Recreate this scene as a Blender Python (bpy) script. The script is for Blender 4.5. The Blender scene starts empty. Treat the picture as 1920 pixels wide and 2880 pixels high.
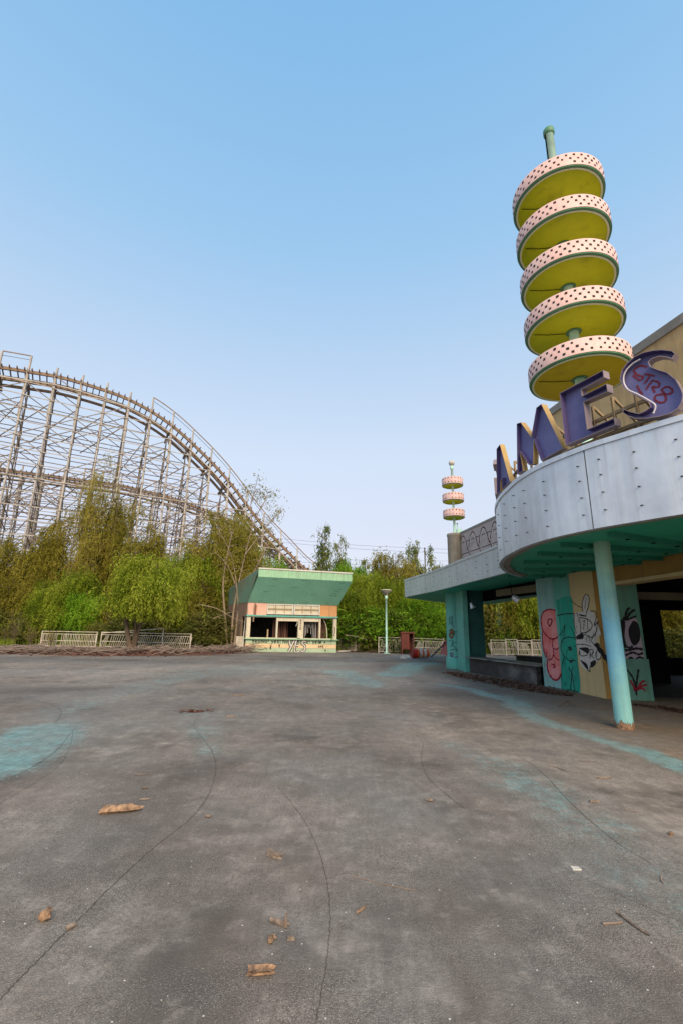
import bpy, math, random
from mathutils import Vector, Matrix, noise
random.seed(7)
S = bpy.context.scene
COL = S.collection
R = math.radians
# ------------------------------------------------------------------ camera
F, CH = 1280.0, 1.6                       # focal length in px of the 1920 wide frame, eye height
PITCH, ROLL = math.atan(330/1280), R(1.1)
fw = Vector((0, math.cos(PITCH), math.sin(PITCH)))
u0 = Vector((0, -math.sin(PITCH), math.cos(PITCH)))
r0 = Vector((1, 0, 0))
cr = r0*math.cos(ROLL) + u0*math.sin(ROLL)
cu = -r0*math.sin(ROLL) + u0*math.cos(ROLL)
EYE = Vector((0, 0, CH))
cam = bpy.data.objects.new('camera', bpy.data.cameras.new('camera'))
COL.objects.link(cam)
M = Matrix((cr, cu, -fw)).transposed().to_4x4()
M.translation = EYE
cam.matrix_world = M
cam.data.sensor_fit = 'HORIZONTAL'
cam.data.sensor_width = 36
cam.data.lens = 24
cam.data.clip_end = 2000
S.camera = cam
# ------------------------------------------------------------------ sky, sun, exposure
SUN_EL, SUN_AZ = R(36), R(166)           # azimuth clockwise from +Y: behind the camera, to the right
w = bpy.data.worlds.new('World'); S.world = w; w.use_nodes = True
nt = w.node_tree; nt.nodes.clear()
sky = nt.nodes.new('ShaderNodeTexSky'); sky.sky_type = 'NISHITA'; sky.sun_disc = False
sky.sun_elevation = SUN_EL; sky.sun_rotation = SUN_AZ
sky.air_density = 1.0; sky.dust_density = 1.5; sky.ozone_density = 1.5
bg = nt.nodes.new('ShaderNodeBackground'); bg.inputs[1].default_value = 0.15
wo = nt.nodes.new('ShaderNodeOutputWorld')
tc = nt.nodes.new('ShaderNodeTexCoord'); sx = nt.nodes.new('ShaderNodeSeparateXYZ')
nt.links.new(tc.outputs['Generated'], sx.inputs[0])
rp = nt.nodes.new('ShaderNodeValToRGB'); nt.links.new(sx.outputs[2], rp.inputs[0])
SKYK = 1/(0.15*2**0.75)
stops = [(0, (.72, .70, .77)), (.18, (.74, .73, .82)), (.353, (.71, .80, .92)), (.49, (.59, .74, .93)),
         (.70, (.37, .64, .93)), (.89, (.255, .55, .89)), (1, (.22, .49, .85))]
el = rp.color_ramp.elements
while len(el) < len(stops): el.new(.5)
for e, (p, c) in zip(el, stops):
    e.position = p; e.color = (*[v*SKYK for v in c], 1)
mx = nt.nodes.new('ShaderNodeMix'); mx.data_type = 'RGBA'; mx.inputs[0].default_value = .82   # dusk haze evens the clear sky out
nt.links.new(sky.outputs[0], mx.inputs[6]); nt.links.new(rp.outputs[0], mx.inputs[7])
nt.links.new(mx.outputs[2], bg.inputs[0]); nt.links.new(bg.outputs[0], wo.inputs[0])
sl = bpy.data.lights.new('sun', 'SUN'); sl.energy = 3.0; sl.angle = R(40); sl.color = (1.0, .80, .58)
so = bpy.data.objects.new('sun', sl); COL.objects.link(so)
sd = Vector((math.sin(SUN_AZ)*math.cos(SUN_EL), math.cos(SUN_AZ)*math.cos(SUN_EL), math.sin(SUN_EL)))
so.rotation_euler = sd.to_track_quat('Z', 'Y').to_euler()
so.location = (0, 0, 60)
S.view_settings.view_transform = 'Standard'; S.view_settings.look = 'None'
S.view_settings.gamma = 1; S.view_settings.exposure = 0.75
# ------------------------------------------------------------------ helpers
def ray(px, py): return cr*((px-960)/F) + cu*((1440-py)/F) + fw
def atz(px, py, z=0.0):
    d = ray(px, py); return EYE + d*((z-CH)/d.z)
def aty(px, py, y):
    d = ray(px, py); return EYE + d*(y/d.y)
def onwall(px, py, A, B):                 # point of the vertical plane through A and B seen at that pixel
    n = Vector((B[1]-A[1], A[0]-B[0], 0)); d = ray(px, py)
    return EYE + d*((Vector((A[0], A[1], 0))-EYE).dot(n)/d.dot(n))

class MB:
    def __init__(s): s.v = []; s.f = []; s.m = []; s.sm = []
    def add(s, vs, fs, mi=0, smooth=False):
        b = len(s.v); s.v += [Vector(v) for v in vs]
        for f in fs: s.f.append([i+b for i in f]); s.m.append(mi); s.sm.append(smooth)
        return s
    def hexa(s, p, mi=0):                 # 8 points: bottom ring then top ring
        return s.add(p, [(3,2,1,0),(4,5,6,7),(0,1,5,4),(1,2,6,5),(2,3,7,6),(3,0,4,7)], mi)
    def box(s, x0, x1, y0, y1, z0, z1, mi=0):
        return s.hexa([(x0,y0,z0),(x1,y0,z0),(x1,y1,z0),(x0,y1,z0),(x0,y0,z1),(x1,y0,z1),(x1,y1,z1),(x0,y1,z1)], mi)
    def beam(s, p, q, w_, h_, up=(0,0,1), mi=0):
        p, q = Vector(p), Vector(q); d = (q-p).normalized(); up = Vector(up)
        if abs(d.dot(up)) > .98: up = Vector((0,1,0)) if abs(d.y) < .9 else Vector((1,0,0))
        a = d.cross(up).normalized(); b = a.cross(d).normalized()
        a *= w_/2; b *= h_/2
        return s.hexa([p-a-b, p+a-b, p+a+b, p-a+b, q-a-b, q+a-b, q+a+b, q-a+b], mi)
    def tube(s, pts, rad, n=8, mi=0, cap=True):
        pts = [Vector(p) for p in pts]; rs = rad if isinstance(rad, (list, tuple)) else [rad]*len(pts)
        vs = []; fs = []
        ref = Vector((0.3,0.2,1)).normalized()
        for i, p in enumerate(pts):
            d = (pts[min(i+1,len(pts)-1)]-pts[max(i-1,0)]).normalized()
            rf = ref if abs(d.dot(ref)) < .95 else Vector((1,0,0))
            a = d.cross(rf).normalized(); b = a.cross(d)
            for k in range(n):
                t = 2*math.pi*k/n; vs.append(p+(a*math.cos(t)+b*math.sin(t))*rs[i])
        for i in range(len(pts)-1):
            for k in range(n):
                fs.append((i*n+k, i*n+(k+1)%n, (i+1)*n+(k+1)%n, (i+1)*n+k))
        s.add(vs, fs, mi, True)
        if cap:
            b = len(s.v)-len(vs)
            s.f.append([b+k for k in range(n)]); s.m.append(mi); s.sm.append(False)
            s.f.append([b+(len(pts)-1)*n+k for k in reversed(range(n))]); s.m.append(mi); s.sm.append(False)
        return s
    def lathe(s, prof, c=(0,0,0), n=32, mi=0, smooth=True):
        c = Vector(c); vs = []; fs = []; m = len(prof)
        for k in range(n):
            t = 2*math.pi*k/n
            for r_, z in prof: vs.append(c+Vector((r_*math.cos(t), r_*math.sin(t), z)))
        for k in range(n):
            for j in range(m-1):
                fs.append((k*m+j, ((k+1)%n)*m+j, ((k+1)%n)*m+j+1, k*m+j+1))
        return s.add(vs, fs, mi, smooth)
    def prism(s, poly, z0, z1, mi=0):
        n = len(poly); vs = [(p[0],p[1],z0) for p in poly]+[(p[0],p[1],z1) for p in poly]
        fs = [tuple(reversed(range(n))), tuple(range(n,2*n))]+[(i,(i+1)%n,n+(i+1)%n,n+i) for i in range(n)]
        return s.add(vs, fs, mi)
    def sheet(s, pts, mi=0): return s.add(pts, [tuple(range(len(pts)))], mi)
    def slabwall(s, pts, z0, z1, th, mi=0):     # wall along plan points, thickness to the left of travel
        P = [Vector((p[0],p[1],0)) for p in pts]; n = len(P); O = []
        for i in range(n):
            d = (P[min(i+1,n-1)]-P[max(i-1,0)]).normalized(); O.append(P[i]+Vector((-d.y,d.x,0))*th)
        vs = []
        for i in range(n):
            vs += [P[i]+Vector((0,0,z0)), P[i]+Vector((0,0,z1)), O[i]+Vector((0,0,z1)), O[i]+Vector((0,0,z0))]
        fs = []
        for i in range(n-1):
            for k in range(4): fs.append((i*4+k, i*4+(k+1)%4, (i+1)*4+(k+1)%4, (i+1)*4+k))
        fs += [(0,1,2,3), tuple((n-1)*4+k for k in (3,2,1,0))]
        return s.add(vs, fs, mi)
    def ribbon(s, pts, wd, nrm, mi=0, lift=0.0):   # flat painted stroke on a surface with normal nrm
        P = [Vector(p) for p in pts]; n = len(P); nrm = Vector(nrm).normalized(); vs = []
        for i in range(n):
            d = (P[min(i+1,n-1)]-P[max(i-1,0)]).normalized(); a = nrm.cross(d).normalized()
            ww = wd*(.5 if not (0 < i < n-1) else .5)*(1+.25*math.sin(i*1.7))
            vs += [P[i]+a*ww+nrm*lift, P[i]-a*ww+nrm*lift]
        return s.add(vs, [(2*i,2*i+1,2*i+3,2*i+2) for i in range(n-1)], mi)
    def build(s, name, mats, parent=None, mesh_only=False):
        o0 = Vector(parent_loc(parent)) if parent else Vector((0,0,0))
        me = bpy.data.meshes.new(name)
        me.from_pydata([v-o0 for v in s.v], [], s.f)
        mats = mats if isinstance(mats, (list,tuple)) else [mats]
        for m in mats: me.materials.append(m)
        me.polygons.foreach_set('material_index', s.m)
        me.polygons.foreach_set('use_smooth', s.sm)
        me.update()
        o = bpy.data.objects.new(name, me); COL.objects.link(o)
        if parent: o.parent = parent
        return o
def parent_loc(p):
    v = Vector(p.location)
    while p.parent: p = p.parent; v = v+p.location
    return v
def thing(name, label, cat, loc=(0,0,0), group=None):
    o = bpy.data.objects.new(name, None); COL.objects.link(o); o.location = loc
    o.empty_display_size = .3
    return tag(o, label, cat, group)
def tag(o, label, cat, group=None):
    o['label'] = label; o['category'] = cat
    if group: o['group'] = group
    return o
def kind(o, k): o['kind'] = k; return o
def copy_tree(o, parent=None):
    c = o.copy(); COL.objects.link(c)
    if parent: c.parent = parent
    for ch in list(o.children): copy_tree(ch, c)
    return c
def spline(pts, n=8):
    P = [Vector(p) for p in pts]; out = []
    for i in range(len(P)-1):
        a, b, c, d = P[max(i-1,0)], P[i], P[i+1], P[min(i+2,len(P)-1)]
        for k in range(n):
            t = k/n
            out.append(.5*((2*b)+(c-a)*t+(2*a-5*b+4*c-d)*t*t+(3*b-a-3*c+d)*t**3))
    out.append(P[-1]); return out

# ------------------------------------------------------------------ materials
def lin(c):
    return tuple((v/12.92 if v <= .04045 else ((v+.055)/1.055)**2.4) for v in (x/255 for x in c))
def mat(name, c1, c2=None, rough=.75, scale=2.0, bump=.15, streak=0.0, streak_col=(.05,.045,.035), metal=0.0, spec=.3, grime=0.0, bscale=40, stretch=1.0, thr=(.42,.62), trans=0.0):
    m = bpy.data.materials.new(name); m.use_nodes = True; t = m.node_tree; N = t.nodes; L = t.links
    b = N['Principled BSDF']; b.inputs['Roughness'].default_value = rough; b.inputs['Metallic'].default_value = metal
    b.inputs['Specular IOR Level'].default_value = spec
    g = N.new('ShaderNodeNewGeometry')
    def noise_n(sc, det=5, vec=None, rg=.6):
        n = N.new('ShaderNodeTexNoise'); n.inputs['Scale'].default_value = sc; n.inputs['Detail'].default_value = det; n.inputs['Roughness'].default_value = rg
        L.new(vec or g.outputs['Position'], n.inputs['Vector']); return n
    def mapped(sc):
        mp = N.new('ShaderNodeMapping'); mp.inputs['Scale'].default_value = sc; L.new(g.outputs['Position'], mp.inputs[0]); return mp.outputs[0]
    def ramp(src, lo, hi):
        r = N.new('ShaderNodeMapRange'); r.inputs[1].default_value = lo; r.inputs[2].default_value = hi; L.new(src, r.inputs[0]); return r.outputs[0]
    def mixc(fac, a, bcol):
        x = N.new('ShaderNodeMix'); x.data_type = 'RGBA'
        if hasattr(fac, 'is_linked'): L.new(fac, x.inputs[0])
        else: x.inputs[0].default_value = fac
        for s_, i in ((a,6),(bcol,7)):
            if hasattr(s_, 'is_linked'): L.new(s_, x.inputs[i])
            else: x.inputs[i].default_value = (*s_, 1)
        return x.outputs[2]
    c2 = c2 or tuple(v*.75 for v in c1)
    v0 = mapped((1,1,stretch)) if stretch != 1 else None
    col = mixc(ramp(noise_n(scale, vec=v0).outputs[0], .35, .65), c1, c2)
    col = mixc(ramp(noise_n(scale*9, 6, vec=v0).outputs[0], .2, .8), mixc(.12, col, (0,0,0)), col)
    if streak:
        s_ = noise_n(1.0, 6, mapped((9,9,.55)))
        k = N.new('ShaderNodeMath'); k.operation = 'MULTIPLY'; L.new(ramp(s_.outputs[0], thr[0]+.08, thr[1]+.15), k.inputs[0]); k.inputs[1].default_value = streak
        col = mixc(k.outputs[0], col, streak_col)
    if grime:
        s_ = noise_n(1.3, 8, None, .7)
        k = N.new('ShaderNodeMath'); k.operation = 'MULTIPLY'; L.new(ramp(s_.outputs[0], thr[0]+.1, thr[1]+.1), k.inputs[0]); k.inputs[1].default_value = grime
        col = mixc(k.outputs[0], col, streak_col)
    L.new(col, b.inputs['Base Color'])
    if bump:
        bn = noise_n(bscale, 4); bp = N.new('ShaderNodeBump'); bp.inputs['Strength'].default_value = bump; bp.inputs['Distance'].default_value = .02
        L.new(bn.outputs[0], bp.inputs['Height']); L.new(bp.outputs[0], b.inputs['Normal'])
    return m
def leafmat(name, cols, trans=.35, sat=1.0):
    m = bpy.data.materials.new(name); m.use_nodes = True; t = m.node_tree; N = t.nodes; L = t.links; N.clear()
    g = N.new('ShaderNodeNewGeometry'); oi = N.new('ShaderNodeObjectInfo')
    n = N.new('ShaderNodeTexNoise'); n.inputs['Scale'].default_value = .55; n.inputs['Detail'].default_value = 3; L.new(g.outputs['Position'], n.inputs['Vector'])
    a = N.new('ShaderNodeMath'); a.operation = 'MULTIPLY_ADD'; L.new(g.outputs['Random Per Island'], a.inputs[0]); a.inputs[1].default_value = .5
    s2 = N.new('ShaderNodeMapRange'); s2.inputs[1].default_value = .3; s2.inputs[2].default_value = .7; s2.inputs[3].default_value = -.05; s2.inputs[4].default_value = .42; L.new(n.outputs[0], s2.inputs[0]); L.new(s2.outputs[0], a.inputs[2])
    b2 = N.new('ShaderNodeMath'); b2.operation = 'MULTIPLY_ADD'; L.new(oi.outputs['Random'], b2.inputs[0]); b2.inputs[1].default_value = .22; L.new(a.outputs[0], b2.inputs[2])
    r = N.new('ShaderNodeValToRGB'); L.new(b2.outputs[0], r.inputs[0]); e = r.color_ramp.elements
    while len(e) < len(cols): e.new(.5)
    for i, c in enumerate(cols): e[i].position = i/(len(cols)-1); e[i].color = (*c, 1)
    d = N.new('ShaderNodeBsdfDiffuse'); tr = N.new('ShaderNodeBsdfTranslucent'); x = N.new('ShaderNodeMixShader'); x.inputs[0].default_value = trans
    L.new(r.outputs[0], d.inputs[0]); L.new(r.outputs[0], tr.inputs[0]); L.new(d.outputs[0], x.inputs[1]); L.new(tr.outputs[0], x.inputs[2])
    o = N.new('ShaderNodeOutputMaterial'); L.new(x.outputs[0], o.inputs[0]); return m

def alu_mat():
    m = mat('aluminium_panel', (.66,.71,.76), (.55,.60,.66), rough=.40, metal=.5, spec=.5, scale=.6, bump=0, streak=.45, streak_col=(.36,.36,.37), grime=.25)
    t = m.node_tree; N = t.nodes; L = t.links; b = N['Principled BSDF']; g = N.new('ShaderNodeNewGeometry')
    mp = N.new('ShaderNodeMapping'); mp.inputs['Scale'].default_value = (1.3,1.3,.30); L.new(g.outputs['Position'], mp.inputs[0])
    n = N.new('ShaderNodeTexNoise'); n.inputs['Scale'].default_value = 1.1; n.inputs['Detail'].default_value = 2; L.new(mp.outputs[0], n.inputs['Vector'])
    m2 = N.new('ShaderNodeMapping'); m2.inputs['Scale'].default_value = (60,60,2); L.new(g.outputs['Position'], m2.inputs[0])
    n2 = N.new('ShaderNodeTexNoise'); n2.inputs['Scale'].default_value = 1.0; n2.inputs['Detail'].default_value = 3; L.new(m2.outputs[0], n2.inputs['Vector'])
    ma = N.new('ShaderNodeMath'); ma.operation = 'MULTIPLY_ADD'; L.new(n2.outputs[0], ma.inputs[0]); ma.inputs[1].default_value = .012; L.new(n.outputs[0], ma.inputs[2])
    bp = N.new('ShaderNodeBump'); bp.inputs['Strength'].default_value = .55; bp.inputs['Distance'].default_value = .16; L.new(ma.outputs[0], bp.inputs['Height']); L.new(bp.outputs[0], b.inputs['Normal'])
    r = N.new('ShaderNodeMapRange'); r.inputs[3].default_value = .30; r.inputs[4].default_value = .52; L.new(n2.outputs[0], r.inputs[0]); L.new(r.outputs[0], b.inputs['Roughness'])
    return m
RUST = (.12,.045,.02)
M_teal = mat('teal_paint', (.10,.42,.34), (.13,.36,.30), rough=.6, streak=.35, grime=.25)
def post_mat():
    m = mat('post_paint', (.25,.55,.52), (.21,.49,.50), rough=.6, scale=2.2, streak=.3, grime=.35, streak_col=(.18,.20,.13), bump=.25, thr=(.40,.6))
    t = m.node_tree; N = t.nodes; L = t.links; b = N['Principled BSDF']; src = b.inputs['Base Color'].links[0].from_socket
    g = N.new('ShaderNodeNewGeometry'); x = N.new('ShaderNodeSeparateXYZ'); L.new(g.outputs['Position'], x.inputs[0])
    n = N.new('ShaderNodeTexNoise'); n.inputs['Scale'].default_value = 2.5; n.inputs['Detail'].default_value = 6; L.new(g.outputs['Position'], n.inputs['Vector'])
    a = N.new('ShaderNodeMath'); a.operation = 'MULTIPLY_ADD'; L.new(n.outputs[0], a.inputs[0]); a.inputs[1].default_value = .9; L.new(x.outputs[2], a.inputs[2])
    d = N.new('ShaderNodeMath'); d.operation = 'DIVIDE'; L.new(a.outputs[0], d.inputs[0]); d.inputs[1].default_value = 4.2
    r = N.new('ShaderNodeValToRGB'); L.new(d.outputs[0], r.inputs[0]); e = r.color_ramp.elements; e.new(.5); e.new(.5); e.new(.5)   # coats of paint of different ages
    for q_, (p, c) in zip(e, ((.30,(1,1,1)),(.40,(.74,.86,1.16)),(.56,(.72,.84,1.14)),(.66,(1.0,.93,.86)),(.80,(1.15,.90,.72)))): q_.position = p; q_.color = (*c,1)
    mx_ = N.new('ShaderNodeMix'); mx_.data_type = 'RGBA'; mx_.blend_type = 'MULTIPLY'; mx_.inputs[0].default_value = 1; L.new(src, mx_.inputs[6]); L.new(r.outputs[0], mx_.inputs[7]); L.new(mx_.outputs[2], b.inputs['Base Color'])
    return m
M_post = post_mat()
M_pole = mat('pole_paint', (.50,.80,.67), (.50,.78,.66), rough=.5, grime=.3, streak_col=(.2,.12,.06))
M_soffit = mat('soffit_paint', (.04,.42,.27), (.03,.34,.22), rough=.5, grime=.3, streak_col=(.03,.16,.11), scale=.7)
M_alu = alu_mat()
M_lip = mat('grey_lip', (.30,.27,.23), rough=.6, streak=.3)
M_pink = mat('pink_enamel', (.74,.47,.42), (.70,.50,.45), rough=.5, bump=.03, streak=.25, streak_col=(.35,.2,.17), grime=.1)
M_dark = mat('dark_socket', (.03,.02,.018), rough=.8, bump=0)
M_rim = mat('green_rim', (.08,.21,.11), (.11,.26,.15), rough=.55, grime=.35)
M_lite = mat('pale_tube', (.66,.70,.48), (.6,.66,.48), rough=.4, bump=0)
M_lime = mat('lime_underside', (.52,.60,.004), (.43,.52,.004), rough=.6, scale=.6, grime=.4, streak_col=(.12,.12,.01))
M_ochre = mat('ochre_underside', (.62,.46,.008), (.50,.40,.008), rough=.6, scale=.6, grime=.4, streak_col=(.16,.10,.01))
M_white = mat('white_paint', (.62,.60,.54), (.5,.48,.42), rough=.6, streak=.3, grime=.3, streak_col=RUST)
M_purple = mat('purple_paint', (.095,.08,.22), (.12,.09,.20), rough=.5, scale=1.2, grime=.4, streak_col=(.08,.05,.07))
M_purple2 = mat('letter_back', (.19,.19,.40), (.14,.14,.31), rough=.55, scale=1.5, grime=.45, streak_col=(.07,.06,.09))
M_gold = mat('gold_edge', (.44,.29,.09), (.33,.22,.09), rough=.5, grime=.5, streak_col=(.10,.07,.05))
M_mauve = mat('mauve_edge', (.30,.24,.27), (.24,.19,.20), rough=.5, grime=.3)
M_frame = mat('sign_steel', (.34,.25,.13), (.26,.19,.11), rough=.7, grime=.4, streak_col=RUST)
M_stucco = mat('tan_stucco', (.60,.45,.24), (.50,.37,.20), rough=.9, scale=1.2, streak=.55, streak_col=(.24,.175,.09), bump=.3)
M_greytrim = mat('grey_trim', (.30,.30,.28), rough=.7)
M_black = mat('black_and_shade', (.005,.005,.005), (.007,.006,.006), rough=1, spec=.05)  # near black colour holds the hall's inner darkness; also used on plain black parts
M_char = mat('charred_board', (.035,.033,.033), (.06,.055,.05), rough=.8, scale=2.5, grime=.3, streak_col=(.2,.19,.18))
M_ctop = mat('counter_steel', (.25,.26,.26), (.14,.14,.14), rough=.45, metal=.4)
M_cream = mat('cream_wall', (.58,.45,.22), (.52,.41,.22), rough=.8, streak=.3, streak_col=(.25,.17,.06), scale=.9)
M_brownside = mat('ochre_wall', (.36,.21,.05), (.30,.18,.05), rough=.8, streak=.3)
M_redp = mat('red_bubble', (.66,.13,.12), (.70,.30,.29), rough=.7, scale=2.0)
M_redl = mat('red_line', (.30,.012,.03), rough=.7, bump=0)
M_greenp = mat('green_bubble', (.01,.36,.25), (.02,.26,.19), rough=.7, scale=2.2, streak=.4, streak_col=(.15,.45,.40))
M_blk = mat('black_spray', (.015,.013,.016), rough=.8, bump=0)
M_wht = mat('white_spray', (.58,.55,.50), (.50,.47,.42), rough=.8, bump=0)
M_lilac = mat('lilac_spray', (.40,.33,.40), (.33,.27,.33), rough=.8, bump=0)
M_paleteal = mat('pale_teal_wall', (.24,.45,.44), (.22,.40,.36), rough=.75, streak=.3, grime=.2)
M_purpl = mat('purple_spray', (.10,.015,.16), rough=.8, bump=0)
M_brick = mat('grey_panel_wall', (.46,.40,.39), (.40,.36,.35), rough=.85, scale=1.5, grime=.3)
M_maroon = mat('maroon_spray', (.12,.035,.045), rough=.85, bump=0)
M_conc = mat('old_concrete', (.34,.31,.26), (.26,.23,.18), rough=.9, streak=.6, streak_col=(.10,.08,.05))
M_wood = mat('weathered_wood', (.25,.21,.175), (.16,.13,.11), rough=.9, scale=1.5, bump=0, streak=.2)
M_woodl = mat('pale_post_wood', (.46,.425,.38), (.31,.28,.25), rough=.9, scale=1.2, bump=0)
M_woodd = mat('dark_track_wood', (.20,.135,.09), (.27,.19,.13), rough=.9, scale=1.5, bump=0)
M_steel = mat('rail_steel', (.05,.04,.035), rough=.6, bump=0)
M_bark = mat('bark', (.17,.12,.08), (.11,.08,.055), rough=.95, scale=3)
M_greenk = mat('kiosk_green', (.25,.55,.41), (.21,.49,.36), rough=.6, scale=.8, streak=.25, streak_col=(.09,.22,.15))
M_mint = mat('kiosk_mint', (.30,.52,.32), (.26,.46,.29), rough=.65, streak=.4, streak_col=(.05,.09,.05))
M_salmon = mat('kiosk_salmon', (.70,.43,.34), (.64,.38,.28), rough=.8, scale=3, streak=.35)
M_kwood = mat('kiosk_side_wood', (.24,.165,.11), (.16,.11,.075), rough=.9, streak=.5, streak_col=(.07,.045,.03), stretch=.15, scale=6)
M_kcream = mat('kiosk_cream', (.62,.56,.42), (.52,.47,.36), rough=.7, streak=.3, grime=.3, streak_col=(.14,.10,.06))
M_sage = mat('kiosk_sage', (.33,.44,.29), (.38,.48,.33), rough=.8, grime=.4, streak_col=(.10,.11,.07))
M_peach = mat('kiosk_peach', (.70,.50,.29), (.62,.46,.28), rough=.8, grime=.35, streak_col=(.16,.10,.06))
M_curtain = mat('torn_cloth', (.20,.10,.07), (.10,.05,.035), rough=.95, scale=4, stretch=.1)
M_rag = mat('grey_rag', (.35,.33,.33), rough=.95)
M_orange = mat('orange_plastic', (.72,.12,.03), (.62,.13,.05), rough=.5, grime=.35, streak_col=(.2,.1,.06))
M_orange2 = mat('drum_end', (.55,.03,.018), rough=.5, bump=0)
M_rust = mat('rusty_red', (.23,.06,.04), (.14,.05,.035), rough=.85, grime=.6, streak_col=(.06,.03,.02), scale=3)
M_fence = mat('fence_white', (.62,.56,.47), (.48,.42,.33), rough=.65, grime=.5, streak_col=RUST, bump=0)
M_fence2 = mat('fence_tan', (.54,.49,.40), (.38,.33,.24), rough=.8, grime=.5, streak_col=RUST, bump=0)
M_frost = mat('lamp_shade', (.27,.26,.20), (.22,.21,.16), rough=.4, bump=0)
M_chip = mat('split_wood', (.46,.29,.17), (.13,.08,.055), rough=.9, scale=22, bump=.9, bscale=70)
M_chip2 = mat('grey_stick', (.26,.20,.15), (.13,.10,.08), rough=.9, scale=25, bump=.5)
M_stone = mat('pale_pebble', (.55,.53,.48), rough=.8, bump=0)
M_twig = mat('twig', (.15,.11,.085), (.26,.20,.16), rough=.95, scale=1.3, bump=0)
M_mulch = mat('mulch', (.075,.03,.02), (.13,.065,.045), rough=.95, scale=5, bump=.8, bscale=25)
M_leafdk = mat('dead_leaf', (.10,.05,.032), (.18,.10,.07), rough=.95, scale=12, bump=0)
L_willow = leafmat('willow_leaf', [(.035,.065,.012),(.14,.20,.02),(.27,.33,.03),(.44,.46,.08)], .45)
L_olive = leafmat('olive_leaf', [(.06,.05,.016),(.17,.155,.022),(.29,.26,.04),(.44,.36,.11)], .45)
L_green = leafmat('green_leaf', [(.025,.075,.012),(.12,.26,.02),(.25,.42,.03),(.42,.52,.08)], .45)
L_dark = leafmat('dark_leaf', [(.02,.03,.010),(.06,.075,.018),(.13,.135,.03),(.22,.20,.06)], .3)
L_gum = leafmat('gum_leaf', [(.03,.055,.018),(.10,.14,.03),(.18,.21,.06),(.28,.30,.12)], .3)
L_grass = leafmat('grass_blade', [(.06,.11,.012),(.12,.18,.018),(.17,.22,.025),(.25,.25,.06)], .3)
# ------------------------------------------------------------------ ground
def seg_d(p, a, b):
    ab = b-a; t = max(0, min(1, (p-a).dot(ab)/max(ab.length_squared, 1e-9))); return (p-(a+ab*t)).length, t
def gpt(px, py): v = atz(px, py); return Vector((v.x, v.y))
def fbm(x, y, s=1.0, o=4):
    return noise.fractal(Vector((x*s, y*s, 3.7)), 1.0, 2.0, o)
PAINT = []   # polyline of (point, half width, strength)
def band(pts, st): PAINT.append(([ (gpt(a,b), wd) for a,b,wd in pts], st))
band([(1250,1925,.18),(1350,1945,.25),(1440,1975,.30),(1500,2012,.22),(1560,2040,.15),(1640,2068,.13),(1720,2090,.13),(1800,2112,.17),(1990,2185,.26)], 1.0)
band([(1430,1960,.5),(1500,2000,.5)], .45)
band([(1270,2095,.25),(1380,2150,.5),(1480,2200,.5),(1600,2290,.45),(1760,2430,.42),(1950,2580,.4)], .34)
band([(1420,2180,.25),(1500,2220,.25),(1560,2260,.2)], .55)
band([(-60,2150,.7),(60,2105,.6),(150,2050,.5)], .85)
band([(150,2050,.4),(200,1995,.45),(300,1955,.5),(420,1925,.6),(560,1895,.7),(750,1868,.7)], .38)
band([(-60,2190,.4),(70,2120,.45),(140,2080,.35)], .45)
band([(1110,1900,.5),(1140,1885,.7),(1150,1872,.6),(1190,1866,.8)], .95)
band([(960,1890,.8),(1040,1926,.55),(1060,1930,.3)], .6)
band([(560,2010,.4),(580,2060,.4),(590,2120,.2)], .34)
band([(470,2480,.45),(360,2620,.5),(220,2800,.5),(100,2900,.5)], .15)
band([(980,1925,1.2),(1060,1900,1.5)], .32)
band([(600,1890,1.5),(900,1865,2.0)], .35)
DARK = [(gpt(x,y), rx, ry, st) for x,y,rx,ry,st in [(1330,1955,1.5,1.6,1.0),(1430,1985,1.0,1.2,.85),(1540,2010,.6,.8,.4),(1200,1885,3,1.5,.4),(480,2440,.5,.3,.35),(880,2200,.9,.4,.3),(1250,2450,.7,.3,.3),(300,2180,1.2,.5,.4),(560,2170,.5,.5,.5),(1180,2150,.8,.6,.3),(160,1940,2.2,.8,.7),(560,1905,1.5,1.5,.4),(540,2730,.28,.22,.6),
   (850,2660,.15,.15,.45),(1000,1960,3,.8,.35),(800,1990,2,1.2,.4),(330,1858,8,1.2,.7),(1000,1858,6,1,.7),(700,1846,7,.9,.8),(150,1990,1.6,.7,.5),(520,1985,1.6,.6,.45),(950,2120,1.2,.5,.35),(1350,2560,.5,.25,.3),(250,2400,.5,.3,.35),(380,2230,.8,.6,.4),(1540,2760,.6,.4,.2),(900,2050,1.5,1,.4),(620,2700,.2,.4,.3)]]
LIGHT = [(gpt(x,y), rx, ry, st) for x,y,rx,ry,st in [(300,1895,7,.8,.7),(700,1880,5,1.2,.6),(420,2040,1.0,.7,.45),(90,2330,.5,.35,.35),(740,2010,1.2,.8,.3),(1250,2720,.5,.3,.35),(150,2720,.5,.4,.35),(1130,2210,1.2,.7,.22),(1350,2350,1.2,.6,.2),(560,2120,.6,.5,.3),(1060,1925,2.5,1.0,.4)]]
TANE = [gpt(*p) for p in [(1280,1885),(1420,1950),(1530,2025),(1640,2062),(1760,2095),(1990,2180)]]
SCUFF = []
def scuff(pts, wd, st): SCUFF.append(([gpt(*p) for p in pts], wd, st))
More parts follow.
